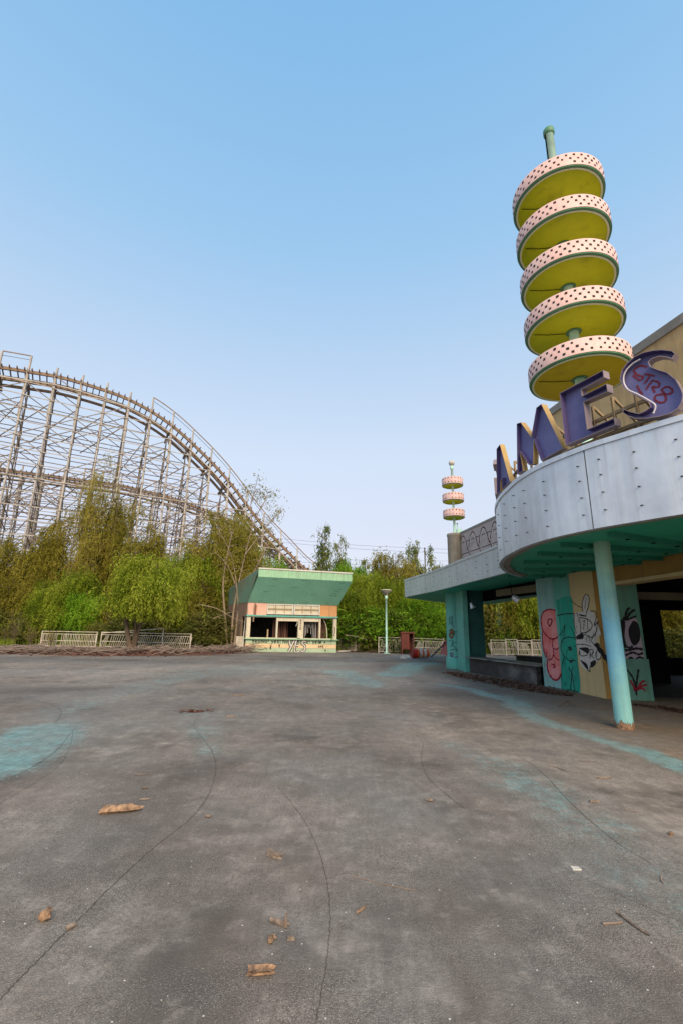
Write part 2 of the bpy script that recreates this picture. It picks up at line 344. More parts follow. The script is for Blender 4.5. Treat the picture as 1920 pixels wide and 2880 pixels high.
for a_ in [([(75,2560),(120,2450),(185,2340)],.05,.55),([(60,2640),(100,2560)],.05,.4),([(150,2250),(220,2170),(330,2090),(430,2030)],.16,.55),([(360,2040),(430,2000),(540,1960)],.3,.45),([(150,2790),(250,2700),(330,2640)],.10,.35),
   ([(1080,2700),(1230,2730),(1400,2790)],.07,.4),([(1020,2760),(1060,2700)],.09,.4),([(1330,2170),(1420,2210),(1520,2290)],.10,.45),([(980,2310),(1080,2420),(1150,2560)],.14,.22),([(700,2380),(820,2330),(900,2300)],.16,.25),([(780,2000),(900,1980),(1080,1990)],.35,.28),
   ([(0,1885),(300,1888),(620,1880)],.5,.6),([(640,1868),(860,1872),(1010,1866)],.7,.5),([(0,1935),(260,1925),(420,1915)],.35,.35),([(1450,2330),(1560,2420),(1700,2520)],.10,.3),([(1180,2480),(1320,2600)],.10,.22)]: scuff(*a_)
def tanmask(p):
    best = 9; sg = 0
    for a, b in zip(TANE, TANE[1:]):
        d, t = seg_d(p, a, b)
        if d < best: best = d; ab = b-a; ap = p-a; sg = ab.x*ap.y-ab.y*ap.x
    return max(0, min(1, .5+ (best if sg > 0 else -best)/.5)) if best < 8 else 0
def ground_attr(p):
    wx = fbm(p.x, p.y, .8)*.35; wy = fbm(p.x+9, p.y, .8)*.35; q = Vector((p.x+wx*.6, p.y+wy*.6))
    pa = 0
    for pts, st in PAINT:
        for (a, wa), (b, wb) in zip(pts, pts[1:]):
            d, t = seg_d(q, a, b); hw = wa+(wb-wa)*t
            if d < hw*1.6: pa = max(pa, st*max(0, min(1, (1.6*hw-d)/(hw*1.0))))
    dk = 0; lt = 0
    for c, rx, ry, st in DARK:
        e = ((q.x-c.x)/rx)**2+((q.y-c.y)/ry)**2
        if e < 6: dk = max(dk, min(1, st*1.35)*math.exp(-e*.7))
    for c, rx, ry, st in LIGHT:
        e = ((q.x-c.x)/rx)**2+((q.y-c.y)/ry)**2
        if e < 6: lt = max(lt, st*math.exp(-e*.7))
    for pts, wd, st in SCUFF:
        for a, b in zip(pts, pts[1:]):
            d, t = seg_d(q, a, b)
            if d < wd*2.2: lt = max(lt, st*math.exp(-(d/wd)**2*.8))
    return pa, dk, lt, tanmask(p)
def build_ground():
    vs = []; fs = []; rad = [.0]; r_ = .9
    while r_ < 60: rad.append(r_); r_ *= 1.018
    for k in (66,74,85,100,125,160,220,320,500,900): rad.append(k)
    angs = [ -60+ i*120/230 for i in range(231)] + [66+ i*6 for i in range(int((300-66)/6)+1)]
    angs = sorted(set(angs)); n = len(angs)
    vs.append((0,0,0)); at = [(0,0,0,0)]
    for rr in rad[1:]:
        for a in angs:
            x, y = rr*math.sin(R(a)), rr*math.cos(R(a)); vs.append((x,y,0))
            at.append(ground_attr(Vector((x,y))) if (rr < 60 and -60 <= a <= 60) else (0,0,0,0))
    nr = len(rad)-1
    for j in range(n):
        k = (j+1) % n; fs.append((0, 1+k, 1+j))
        for i in range(nr-1):
            fs.append((1+i*n+j, 1+i*n+k, 1+(i+1)*n+k, 1+(i+1)*n+j))
    me = bpy.data.meshes.new('ground'); me.from_pydata(vs, [], fs)
    ca = me.color_attributes.new('wear', 'FLOAT_COLOR', 'POINT')
    for i, a in enumerate(at): ca.data[i].color = a
    m = bpy.data.materials.new('plaza_concrete'); m.use_nodes = True; t = m.node_tree; N = t.nodes; L = t.links
    b = N['Principled BSDF']; b.inputs['Roughness'].default_value = .82; b.inputs['Specular IOR Level'].default_value = .22
    g = N.new('ShaderNodeNewGeometry'); at_ = N.new('ShaderNodeVertexColor'); at_.layer_name = 'wear'
    sp = N.new('ShaderNodeSeparateColor'); L.new(at_.outputs[0], sp.inputs[0])
    def nz(sc, det=6, rg=.65, vec=None):
        q = N.new('ShaderNodeTexNoise'); q.inputs['Scale'].default_value = sc; q.inputs['Detail'].default_value = det; q.inputs['Roughness'].default_value = rg
        L.new(vec or g.outputs['Position'], q.inputs['Vector']); return q.outputs[0]
    def mr(src, a, b_, c=0, d=1):
        q = N.new('ShaderNodeMapRange'); 
        for i, v in enumerate((a,b_,c,d)): q.inputs[i+1].default_value = v
        L.new(src, q.inputs[0]); return q.outputs[0]
    def mul(a, b_, op='MULTIPLY'):
        q = N.new('ShaderNodeMath'); q.operation = op
        for i, s_ in enumerate((a,b_)):
            if hasattr(s_, 'is_linked'): L.new(s_, q.inputs[i])
            else: q.inputs[i].default_value = s_
        return q.outputs[0]
    def mix(fac, a, b_):
        q = N.new('ShaderNodeMix'); q.data_type = 'RGBA'
        if hasattr(fac, 'is_linked'): L.new(fac, q.inputs[0])
        else: q.inputs[0].default_value = fac
        for s_, i in ((a,6),(b_,7)):
            if hasattr(s_, 'is_linked'): L.new(s_, q.inputs[i])
            else: q.inputs[i].default_value = (*s_,1)
        return q.outputs[2]
    mp = N.new('ShaderNodeMapping'); mp.inputs['Rotation'].default_value = (0,0,R(-28)); mp.inputs['Scale'].default_value = (1,.35,1); L.new(g.outputs['Position'], mp.inputs[0])
    big = nz(.42, 5, .6, mp.outputs[0]); mid = nz(2.2, 7, .7); fine = nz(38, 4, .6); vf = nz(130, 3, .6)
    col = mix(mr(big, .40, .62), GC1, GC2)
    col = mix(mr(mid, .48, .70, 0, .65), col, GC3)
    col = mix(mr(nz(.9, 7, .7), .50, .66, 0, .85), col, GC4)
    tan = mix(mr(mid, .3, .7), (.30,.195,.115), (.22,.145,.09))
    col = mix(mul(at_.outputs[1], .85), col, tan)
    lt = mul(sp.outputs[2], mr(mid, .3, .65, .35, 1)); col = mix(lt, col, (.42,.385,.335))
    dk = mul(sp.outputs[1], mr(mid, .3, .6, .5, 1)); col = mix(dk, col, (.045,.04,.04))
    wornn = nz(9, 9, .8); worn2 = nz(1.7, 6, .65)
    pa = mul(mr(mul(mul(sp.outputs[0], .8), mul(mul(wornn, 1.5), mul(worn2, .8), 'ADD'), 'ADD'), 1.42, 1.84), mr(sp.outputs[0], .02, .3))
    pa = mul(pa, .8)
    col = mix(pa, col, mix(mr(worn2, .35,.65), (.14,.45,.47), (.24,.52,.52)))
    tint = mul(mul(mr(sp.outputs[0], .05, .7), mr(worn2, .3, .65, .3, 1)), .42); col = mix(tint, col, (.17,.27,.255))
    m3 = N.new('ShaderNodeMapping'); m3.inputs['Rotation'].default_value = (0,0,R(-12)); m3.inputs['Scale'].default_value = (26,3.0,1); L.new(g.outputs['Position'], m3.inputs[0])
    brm = nz(1.0, 4, .6, m3.outputs[0]); blot = nz(5.5, 6, .7)
    gm_ = mr(nz(.75, 4, .6), .38, .6, .15, 1)
    col = mix(mr(nz(.3, 3), .45, .62, 0, .6), col, mix(mid, (.15,.155,.15), (.23,.235,.225)))
    col = mix(mr(brm, .35, .7, .30, 0), col, (.07,.06,.052))
    col = mix(mr(blot, .36, .56, .45, 0), col, (.085,.07,.06))
    col = mix(mr(blot, .56, .72, 0, .35), col, (.44,.39,.335))
    col = mix(mul(mr(fine, .34, .60, .62, 0), gm_), col, (.05,.043,.037))
    col = mix(mul(mr(vf, .50, .68, 0, .6), gm_), col, (.50,.45,.39))
    # exposed aggregate specks
    vo = N.new('ShaderNodeTexVoronoi'); vo.inputs['Scale'].default_value = 85; L.new(g.outputs['Position'], vo.inputs['Vector'])
    spk = mul(mul(mr(vo.outputs['Distance'], .16, .24, 1, 0), mr(nz(1.1, 4), .42, .62, .08, 1)), .95)
    sel = N.new('ShaderNodeSeparateColor'); L.new(vo.outputs['Color'], sel.inputs[0])
    spk = mul(spk, mr(sel.outputs[0], .50, .6)); col = mix(spk, col, mix(sel.outputs[1], (.46,.43,.38), (.30,.27,.24)))
    vo2 = N.new('ShaderNodeTexVoronoi'); vo2.inputs['Scale'].default_value = 16; L.new(g.outputs['Position'], vo2.inputs['Vector'])
    se2 = N.new('ShaderNodeSeparateColor'); L.new(vo2.outputs['Color'], se2.inputs[0])
    col = mix(mul(mr(vo2.outputs['Distance'], .05, .10, 1, 0), mr(se2.outputs[2], .975, .98)), col, (.55,.52,.47))
    L.new(col, b.inputs['Base Color'])
    bp = N.new('ShaderNodeBump'); bp.inputs['Strength'].default_value = .6; bp.inputs['Distance'].default_value = .010
    L.new(mul(fine, vf, 'ADD'), bp.inputs['Height']); L.new(bp.outputs[0], b.inputs['Normal'])
    me.materials.append(m)
    o = bpy.data.objects.new('ground', me); COL.objects.link(o); kind(o, 'structure')
GC1, GC2, GC3, GC4 = (.128,.104,.084), (.315,.265,.218), (.44,.385,.325), (.066,.055,.046)
build_ground()
# saw cut joints curving across the slab
M_joint = mat('joint_gap', (.07,.06,.052), rough=.95, bump=0)
jb = MB()
for pts, wd in [([(0,2815),(70,2740),(200,2610),(330,2480),(440,2380),(540,2300),(590,2230),(608,2160),(595,2110),(560,2065),(545,2040),(560,2010)], .012),
    ([(780,2210),(850,2300),(890,2380),(915,2460),(928,2560),(922,2680),(905,2790),(885,2900)], .008),
    ([(1190,2090),(1185,2140),(1205,2190),(1260,2240),(1310,2280)], .010),
    ([(1440,2115),(1520,2170),(1600,2255),(1720,2360),(1830,2430)], .010),
    ([(0,2200),(80,2165),(160,2110),(200,2060),(215,2050)], .012), ([(0,2260),(110,2195),(170,2150),(200,2090),(205,2055)], .010),
    ([(155,2035),(170,2000),(120,1975),(0,1950)], .016),
    ([(1560,2430),(1680,2490),(1800,2545),(1925,2600)], .007),
    ([(860,1910),(880,1925),(1020,1926)], .03), ([(1130,1900),(1100,1890),(1130,1868),(1180,1862)], .03)]:
    P = [Vector((v.x,v.y,.004)) for v in (atz(a,b) for a,b in pts)]
    Q = [p+Vector((random.uniform(-1,1), random.uniform(-1,1), 0))*.0035*(1+p.y*.06) for p in spline(P, 24)]
    jb.ribbon(Q, wd*.32*(1+.02*Q[0].y), (0,0,1))
kind(jb.build('slab_joints', M_joint), 'structure')
# ------------------------------------------------------------------ arcade pavilion on the right
ZS = 3.3
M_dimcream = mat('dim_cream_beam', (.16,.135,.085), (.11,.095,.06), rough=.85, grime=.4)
M_batten = mat('batten_green', (.03,.24,.17), (.02,.18,.13), rough=.5, grime=.4, streak_col=(.01,.06,.05))
pav = thing('arcade_pavilion', 'abandoned arcade pavilion with curved aluminium canopy and graffiti covered piers', 'building', (6,14,0))
UP = spline([(5.6,14.3,0),(4.8,13.22,0),(4.13,11.81,0),(3.79,10.57,0),(3.70,9.59,0),(3.69,8.96,0),(3.81,8.18,0),(4.15,7.31,0),(4.51,6.75,0),(4.9,6.2,0),(5.5,5.5,0),(6.4,4.75,0),(7.6,4.1,0),(9.2,3.6,0),(12,3.3,0)], 6)
def arc_range(P, y0, y1): return [p for p in P if y1-.001 <= p.y <= y0+.001]
# upper fascia: four bent sheets with a thin gap between
def cut_between(P, a, b):   # sub polyline by index fraction
    return P[a:b+1]
ycuts = [14.3, 10.3, 7.33, 5.4, 3.3]
idx = [min(range(len(UP)), key=lambda i: abs(UP[i].y-yc)) for yc in ycuts]
SOCK = None
def socket_mesh():
    m = MB(); m.tube([(0,0,0),(0,0,.035)], [.010,.007], 6); m.tube([(-.024,0,.012),(.024,0,.014)], .005, 5)
    me = m.build('bulb_clip', M_dark).data; bpy.data.objects.remove(bpy.data.objects['bulb_clip']); return me
SOCK = socket_mesh()
def clip(parent, p, nrm):
    o = bpy.data.objects.new('bulb_clip', SOCK); COL.objects.link(o); o.parent = parent
    o.location = Vector(p)-parent_loc(parent); o.rotation_euler = Vector(nrm).to_track_quat('Z','Y').to_euler()
def side_out(P, i):
    d = (P[min(i+1,len(P)-1)]-P[max(i-1,0)]).normalized(); return Vector((d.y,-d.x,0))
for k in range(4):
    seg = [p.copy() for p in UP[idx[k]:idx[k+1]+1]]
    d = (seg[-1]-seg[-2]).normalized(); seg[-1] -= d*.012
    d = (seg[0]-seg[1]).normalized(); seg[0] -= d*.012
    # thickness toward the inside: travel is from far to near with the outside on the right hand (-x)
    fb = MB(); fb.slabwall(seg, ZS-.02, 4.66, .10)
    o = fb.build('fascia_panel', M_alu, pav)
    for s_ in spline(seg, 1)[2::5]:
        i = min(range(len(UP)), key=lambda j: (UP[j]-s_).length)
        n = side_out(UP, i)
        for z in (3.55,3.85,4.15,4.42): clip(o, UP[i]+n*.003+Vector((0,0,z+.04*math.sin(i))), n)
cap = MB(); capP = [UP[i]+side_out(UP,i)*.025 for i in range(len(UP))]
cap.slabwall(capP, 4.66, 4.75, .24); cap.build('roof_coping', M_alu, pav)
lip = MB(); lipP = [UP[i]-side_out(UP,i)*.102 for i in range(len(UP))]
lip.slabwall(lipP, ZS-.005, ZS+.06, .16); lip.build('soffit_lip', M_lip, pav)
# lower wing
LW = [Vector((p[0],p[1],0)) for p in [(7.4,29.5),(5.4,27.4),(3.75,25.05),(3.46,24.72),(3.40,24.3),(3.62,23.0),(4.06,20.69),(4.32,18.7),(4.49,16.81),(4.70,15.1),(4.86,13.35)]]
segs = [(0,2),(2,4),(4,6),(6,8),(8,10)]
for a, b in segs:
    seg = [p.copy() for p in LW[a:b+1]]
    d = (seg[-1]-seg[-2]).normalized(); seg[-1] -= d*.02
    fb = MB(); fb.slabwall(seg, ZS, 4.13, .10); o = fb.build('fascia_panel', M_alu, pav)
    if a >= 4:
        for p0, p1 in zip(seg, seg[1:]):
            n = Vector(((p1-p0).y, -(p1-p0).x, 0)).normalized()
            for t in (.25,.75):
                for z in (3.5,3.72,3.94): clip(o, p0.lerp(p1,t)+n*.003+Vector((0,0,z)), n)
cw = MB(); cw.slabwall([p+Vector((-.03,0,0)) for p in LW], 4.13, 4.21, .22); cw.build('roof_coping', M_alu, pav)
# slabs
up_in = [UP[i]-side_out(UP,i)*.26 for i in range(len(UP))]
sof = MB(); poly = [(p.x,p.y) for p in up_in if p.y < 13.3]+[(12,3.9)]
poly = [(p.x,p.y) for p in up_in if p.y < 13.25][0:]+[(20,3.4),(20,12.0),(7.6,12.6),(7.2,14.6),(5.4,14.6)]
sof.prism(poly, ZS+.03, ZS+.10); sof.build('soffit', M_soffit, pav)
sof = MB(); poly = [(p.x+.1,p.y-.05) for p in LW]+[(4.98,13.4),(5.38,14.62),(7.2,14.62),(9.6,20.0),(9.6,29)]
sof.prism(poly, ZS+.012, ZS+.085); sof.build('soffit', M_soffit, pav)
rf = MB(); rf.prism([(p.x,p.y) for p in up_in]+[(20,3.4),(20,15),(5.7,15)], 4.5, 4.6); rf.build('roof_deck', M_conc, pav)
rf = MB(); rf.prism([(p.x+.12,p.y) for p in LW]+[(5.6,14.9),(9.6,15.2),(9.6,29)], 3.98, 4.06); rf.build('roof_deck', M_conc, pav)
# soffit battens (old light channels)
for a, b in [((1715,1500),(1990,1540)),((1580,1530),(1900,1550)),((1513,1556),(1900,1571)),((1473,1580),(1900,1582)),((1473,1602),(1830,1598)),((1496,1619),(1700,1616))]:
    A, B = atz(*a, ZS+.0), atz(*b, ZS+.0); A.z = B.z = ZS-.01
    m = MB(); m.beam(A, B, .10, .10); o = m.build('light_channel', M_batten, pav)
    for t in range(1, 8, 2):
        q = MB(); c = A.lerp(B, t/8+.03); q.box(c.x-.03,c.x+.03,c.y-.02,c.y+.02,ZS-.075,ZS-.0605); q.build('clip', M_black, o)
# slender front post
post = MB(); post.tube([(5.05,8.68,0),(5.05,8.68,.12)], .15, 20); o = MB()
pm = MB(); pm.tube([(5.055,8.68,.0),(5.055,8.68,.5),(5.05,8.68,1.6),(5.05,8.68,ZS+.03)], .145, 24, cap=False); pp = pm.build('post', M_post, pav)
pr = MB(); 
vs = []; n = 160
for k in range(n):
    t = 2*math.pi*k/n; h = .09+.06*noise.noise(Vector((math.cos(t)*2, math.sin(t)*2, 1)))+.05*noise.noise(Vector((math.cos(t)*9, math.sin(t)*9, 1)))+.05*random.random()**2
    vs += [(5.055+.149*math.cos(t), 8.68+.149*math.sin(t), .0), (5.055+.149*math.cos(t), 8.68+.149*math.sin(t), h)]
pr.add(vs, [(2*k,2*((k+1)%n),2*((k+1)%n)+1,2*k+1) for k in range(n)])
M_rustb = mat('rusted_base', (.34,.22,.14), (.16,.07,.035), rough=.95, scale=18, bump=.5)
pr.build('rusted_foot', M_rustb, pp)
# far left column: round shaft, plinth, pilaster and stub wall
colm = MB(); colm.lathe([(.50,0),(.50,.42),(.45,.47),(.43,.5),(.43,ZS+.01)], (5.32,21.45,0), 28)
c1 = colm.build('column', M_teal, pav)
cp = MB(); cp.box(5.22,5.42,19.72,20.95,0,ZS+.01); cp.box(5.20,5.44,19.70,20.97,0,.40); cp.build('pilaster', M_teal, pav)
sw = MB(); sw.box(5.425,6.12,19.82,20.15,0,ZS+.01); c2 = sw.build('stub_wall', mat('shade_green_wall', (.02,.095,.08), (.015,.07,.06), rough=.8, grime=.4, streak_col=(.01,.02,.02)), pav)  # stub wall colour darkened to carry the shade under the canopy
# piers: three coloured wall panels in a row
PA, PB, PC, PD = Vector((6.43,15.07,0)), Vector((6.67,14.41,0)), Vector((6.75,13.5,0)), Vector((6.87,12.44,0))
def panel(A, B, name, m, z1=ZS+.02, th=.5, z0=0.0):
    d = (B-A).normalized(); n = Vector((-d.y, d.x, 0))
    q = MB(); a, b = A+d*.002, B-d*.002
    q.hexa([a+Vector((0,0,z0)), b+Vector((0,0,z0)), b+n*th+Vector((0,0,z0)), a+n*th+Vector((0,0,z0)), a+Vector((0,0,z1)), b+Vector((0,0,z1)), b+n*th+Vector((0,0,z1)), a+n*th+Vector((0,0,z1))])
    return q.build(name, m, pav)
w_pink = panel(PA, PB, 'wall_panel', M_paleteal); w_teal = panel(PB, PC, 'wall_panel', M_teal); w_cream = panel(PC, PD, 'wall_panel', M_cream, th=.35)
PE = Vector((7.02,12.36,0)); w_side = panel(PD+Vector((.002,-.002,0)), PE, 'wall_panel', M_brownside, th=.6)
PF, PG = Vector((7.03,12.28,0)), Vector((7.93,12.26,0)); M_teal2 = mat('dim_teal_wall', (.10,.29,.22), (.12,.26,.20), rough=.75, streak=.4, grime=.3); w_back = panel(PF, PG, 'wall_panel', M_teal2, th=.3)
w_foot = panel(PF+Vector((.0,-.03,0)), PG+Vector((.03,-.03,0)), 'plinth', M_teal2, z1=1.0, th=.028)
# graffiti: traced outlines laid on the wall planes, 4 mm proud
Z3 = lambda x, y: (1480+x*440/1568, 1580+y*520/1853)
def wallpts(pts, A, B, lift, sm=True):
    d = (Vector(B)-Vector(A)).normalized(); n = Vector((d.y, -d.x, 0))
    P = [onwall(*Z3(*p), A, B)+n*lift for p in pts]
    return (spline(P, 6) if sm else P), n
def graf(parent, A, B, fills, lines, name='graffiti'):
    for m, pts, lift in fills:
        P, n = wallpts(pts+[pts[0]], A, B, lift); q = MB(); q.sheet(P[:-1]); q.build(name, m, parent)
    by = {}
    for m, pts, wd in lines:
        P, n = wallpts(pts, A, B, .010); by.setdefault(m.name, (m, MB()))[1].ribbon(P, wd, n)
    for m, q in by.values(): q.build(name+'_lines', m, parent)
graf(w_pink, PA, PB, [(M_redp, [(235,478),(297,492),(300,640),(330,700),(335,900),(345,990),(348,1130),(330,1175),(280,1190),(230,1130),(205,1040),(212,970),(175,900),(160,760),(148,600),(165,510)], .004)],
  [(M_redl, [(297,490),(230,478),(170,505),(146,590),(165,690),(230,765),(290,770),(322,740)], .045),
   (M_redl, [(160,700),(165,850),(195,950),(240,985),(272,930),(270,870),(300,880),(340,850)], .035),
   (M_redl, [(272,930),(300,975),(346,990)], .03), (M_redl, [(212,985),(208,1060),(240,1150),(290,1188),(330,1165),(350,1120)], .05),
   (M_redl, [(262,770),(262,860)], .03), (M_redl, [(222,575),(255,580),(248,620),(232,645),(215,610),(222,575)], .045), (M_redl, [(255,1030),(280,1035),(285,1060),(265,1055)], .045),
   (M_redl, [(190,905),(205,915),(200,930)], .03)])
graf(w_teal, PB, PC, [(M_greenp, [(290,390),(440,350),(470,560),(495,800),(515,1000),(530,1310),(360,1275),(350,1000),(345,840),(320,560)], .004)],
  [(M_blk, [(310,540),(380,525),(475,520)], .03), (M_blk, [(330,740),(365,690),(388,630),(372,740)], .025), (M_blk, [(440,645),(465,700),(495,760)], .025),
   (M_blk, [(430,755),(370,775),(345,850),(365,930),(420,985),(490,990)], .028), (M_blk, [(430,755),(480,765),(498,785)], .025),
   (M_blk, [(420,865),(440,860),(448,880),(428,880)], .05), (M_blk, [(380,965),(355,1050),(358,1280)], .026), (M_blk, [(430,1060),(450,1100),(466,1060)], .02),
   (M_blk, [(455,1110),(450,1200),(440,1290)], .035), (M_blk, [(460,1120),(475,1220),(490,1300)], .03), (M_blk, [(362,1290),(440,1285),(520,1305)], .02), (M_blk, [(430,995),(445,1010),(460,995)], .04)])
graf(w_cream, PC, PD, [(M_wht, [(470,520),(545,500),(640,490),(700,560),(720,640),(745,730),(700,770),(740,900),(745,960),(690,1020),(640,1060),(628,1100),(545,1040),(530,960),(505,860),(498,760),(470,620)], .004),
   (M_wht, [(595,325),(622,350),(625,420),(600,500),(575,500),(562,410)], .004),
   (M_blk, [(500,745),(560,715),(570,770),(505,775)], .007), (M_blk, [(540,985),(600,1020),(620,1075),(590,1060)], .007), (M_blk, [(640,1010),(690,985),(690,1030),(650,1060)], .007),
   (M_blk, [(520,865),(615,862),(620,920),(560,890)], .007)],
  [(M_blk, [(562,500),(560,410),(592,330),(628,360),(622,440),(598,530)], .022), (M_blk, [(600,360),(585,470)], .015), (M_blk, [(480,520),(478,620),(500,720)], .024), (M_blk, [(505,510),(540,620),(545,715)], .022),
   (M_blk, [(535,560),(620,580),(660,640),(620,700),(545,716)], .024), (M_blk, [(640,495),(690,500),(700,560),(680,640),(715,600)], .024), (M_blk, [(715,600),(700,700),(660,760),(620,740)], .026),
   (M_blk, [(600,730),(680,830),(735,860)], .022), (M_blk, [(510,780),(600,720)], .02), (M_blk, [(535,890),(545,940),(600,940),(615,910)], .02), (M_blk, [(635,880),(640,970)], .02), (M_blk, [(632,880),(670,885),(665,920),(640,930),(680,970)], .02),
   (M_blk, [(720,880),(695,920),(705,975),(740,970),(748,920),(720,880)], .022), (M_blk, [(550,985),(630,1100),(640,1050),(700,1010)], .025), (M_blk, [(560,600),(590,590),(575,625),(590,640)], .015),
   (M_blk, [(530,530),(560,540),(600,545)], .04), (M_blk, [(455,395),(510,440),(560,460)], .018), (M_blk, [(505,830),(580,830),(650,850)], .02), (M_blk, [(610,580),(618,700)], .02)])
rd = random.Random(12)
for par, A_, B_, m_, xs, y0_, y1_ in ((w_pink,PA,PB,M_redl,(175,330),760,1150),(w_teal,PB,PC,M_blk,(350,500),760,1240),(w_cream,PC,PD,M_blk,(500,740),560,1060)):
    q = MB()
    for _ in range(26):
        x = rd.uniform(*xs); y = rd.uniform(y0_, y1_); P, n = wallpts([(x,y),(x+2,y+rd.uniform(12,60))], A_, B_, .012, False); q.ribbon(P, rd.uniform(.006,.012), n)
    o = q.build('paint_drips', m_, par); o['kind'] = 'stuff'
graf(w_side, PD, PE, [], [(M_blk, [(690,820),(760,920),(825,1010)], .10)])
graf(w_back, PF, PG, [(M_lilac, [(985,600),(1080,560),(1125,640),(1145,760),(1165,860),(1170,1000),(1050,1060),(1000,1050),(985,900),(1010,860),(970,700)], .004),
    (M_blk, [(1065,590),(1115,620),(1138,720),(1125,800),(1075,840),(1035,780),(1020,680)], .008), (M_blk, [(940,580),(985,600),(980,760),(1000,850),(970,840)], .008)],
  [(M_blk, [(985,580),(1000,500),(1030,460)], .06), (M_blk, [(1000,570),(1040,510),(1085,480)], .06), (M_blk, [(1010,580),(1060,560),(1100,545)], .05), (M_blk, [(960,570),(1000,575),(1015,585)], .08),
   (M_blk, [(985,890),(1050,880),(1100,870),(1165,880)], .06), (M_blk, [(990,940),(1060,910),(1120,930),(1165,915)], .05), (M_blk, [(990,1000),(1050,960),(1070,1010),(1120,960),(1170,970)], .05), (M_blk, [(1010,1060),(1060,1010),(1110,1040),(1165,1000)], .04), (M_blk, [(1000,850),(1040,865),(1060,840)], .05)])
graf(w_foot, PF+Vector((0,-.03,0)), PG+Vector((.03,-.03,0)), [], [(M_blk, [(1005,1080),(1060,1160),(1090,1250),(1100,1340)], .04), (M_blk, [(1120,1080),(1105,1180),(1095,1260)], .045),
   (M_redl, [(1095,1290),(1150,1210),(1185,1195)], .05), (M_redl, [(1100,1290),(1160,1245),(1205,1235)], .05), (M_redl, [(1090,1290),(1050,1210),(1035,1190)], .05), (M_redl, [(1100,1285),(1160,1270),(1190,1300)], .04), (M_redl, [(1085,1300),(1095,1260)], .08)])
# tags on the far column
def colgraf(pts, m, wd, name):
    q = MB()
    for line in pts:
        P = []
        for x, y in line:
            px, py = 940+x*400/1568, 1500+y*400/1568
            d = ray(px, py); cx, cy, rr = 5.32, 21.45, .434
            a = d.x**2+d.y**2; b = -2*(d.x*cx+d.y*cy); c = cx*cx+cy*cy-rr*rr; D = max(b*b-4*a*c, 0)
            t = (-b-math.sqrt(D))/(2*a); P.append(EYE+d*t)
        P = spline(P, 5); nn = Vector((P[0].x-5.32, P[0].y-21.45, 0)); q.ribbon(P, wd, nn, lift=.006)
    q.build(name, m, c1)
colgraf([[(1272,1320),(1290,1400),(1300,1405),(1312,1385),(1300,1360),(1282,1355),(1300,1340),(1295,1320),(1275,1325)]], M_purpl, .035, 'graffiti')
colgraf([[(1325,1365),(1345,1372),(1360,1365),(1362,1390),(1340,1402),(1325,1365)],[(1330,1380),(1355,1380)],[(1332,1392),(1355,1374)]], M_purpl, .05, 'graffiti')
colgraf([[(1262,930),(1270,1000)],[(1282,910),(1282,1010)],[(1298,920),(1300,1000),(1310,1040)],[(1262,1190),(1300,1180),(1290,1230),(1320,1200),(1360,1220)],[(1270,1250),(1310,1240),(1350,1290)],[(1330,1090),(1385,1060),(1380,1110)],[(1340,1150),(1400,1160)],[(1270,1290),(1320,1280),(1360,1300)]], M_blk, .022, 'graffiti')
colgraf([[(1262,1080),(1290,1065),(1312,1090),(1300,1130),(1285,1155),(1265,1120),(1290,1090),(1300,1110),(1275,1100)]], mat('brown_spray',(.16,.07,.03),bump=0), .09, 'graffiti')
# yellow beam, headers and dark hall behind
YB0, YB1 = atz(1718,1646,2.86), atz(1960,1611,2.86)
d = (YB1-YB0).normalized(); n_ = Vector((-d.y,d.x,0))
q = MB(); q.slabwall([YB0, YB1+d*3], 2.93, ZS+.02, .3); q.build('beam', M_brownside, pav)
q = MB(); q.slabwall([YB0-n_*.05, YB1+d*3-n_*.05], 2.85, 2.93, .4); q.build('beam_trim', M_cream, pav)
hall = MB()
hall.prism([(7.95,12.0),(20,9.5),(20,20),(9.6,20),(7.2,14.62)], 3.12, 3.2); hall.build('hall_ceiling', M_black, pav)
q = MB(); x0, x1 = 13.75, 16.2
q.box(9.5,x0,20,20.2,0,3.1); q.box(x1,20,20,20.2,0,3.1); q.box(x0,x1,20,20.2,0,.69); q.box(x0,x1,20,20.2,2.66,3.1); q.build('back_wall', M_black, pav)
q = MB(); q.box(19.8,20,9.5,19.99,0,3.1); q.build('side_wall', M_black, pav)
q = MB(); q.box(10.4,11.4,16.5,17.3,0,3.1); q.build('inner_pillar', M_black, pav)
q = MB(); q.prism([(7.95,12.9),(19.7,10.5),(19.7,19.9),(9.6,19.9)], .004, .012); q.build('hall_floor', M_char, pav)
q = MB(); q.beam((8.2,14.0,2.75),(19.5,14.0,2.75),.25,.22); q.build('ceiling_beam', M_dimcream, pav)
# counter
CA, CB = Vector((5.36,19.6,0)), Vector((6.42,15.1,0)); dd = (CB-CA).normalized(); nn = Vector((-dd.y,dd.x,0))
q = MB(); q.slabwall([CA, CA.lerp(CB,.45)], 0, .55, .08); q.build('counter_front', M_char, pav)
q = MB(); q.slabwall([CA.lerp(CB,.453), CA.lerp(CB,.93)], 0, .56, .08); q.build('counter_front', mat('soot_panel',(.05,.05,.052),(.09,.085,.08),rough=.8,grime=.6,streak_col=(.3,.29,.27)), pav)
q = MB(); q.slabwall([CA.lerp(CB,.95)+nn*.1, CB+nn*.1], 0, .55, .08); q.build('counter_front', M_black, pav)
q = MB(); q.slabwall([CA-nn*.14, CA.lerp(CB,.35)-nn*.14], .56, .60, .8); q.build('counter_top', M_ctop, pav)
q = MB(); q.slabwall([CA.lerp(CB,.42)-nn*.14, CB-nn*.14], .565, .61, .8); q.build('counter_top', M_ctop, pav)
q = MB(); BA, BB = CA+nn*2.2+Vector((.2,.6,0)), CB+nn*3.2; q.slabwall([BA, BB], 0, .60, .12); q.build('back_counter', M_char, pav)
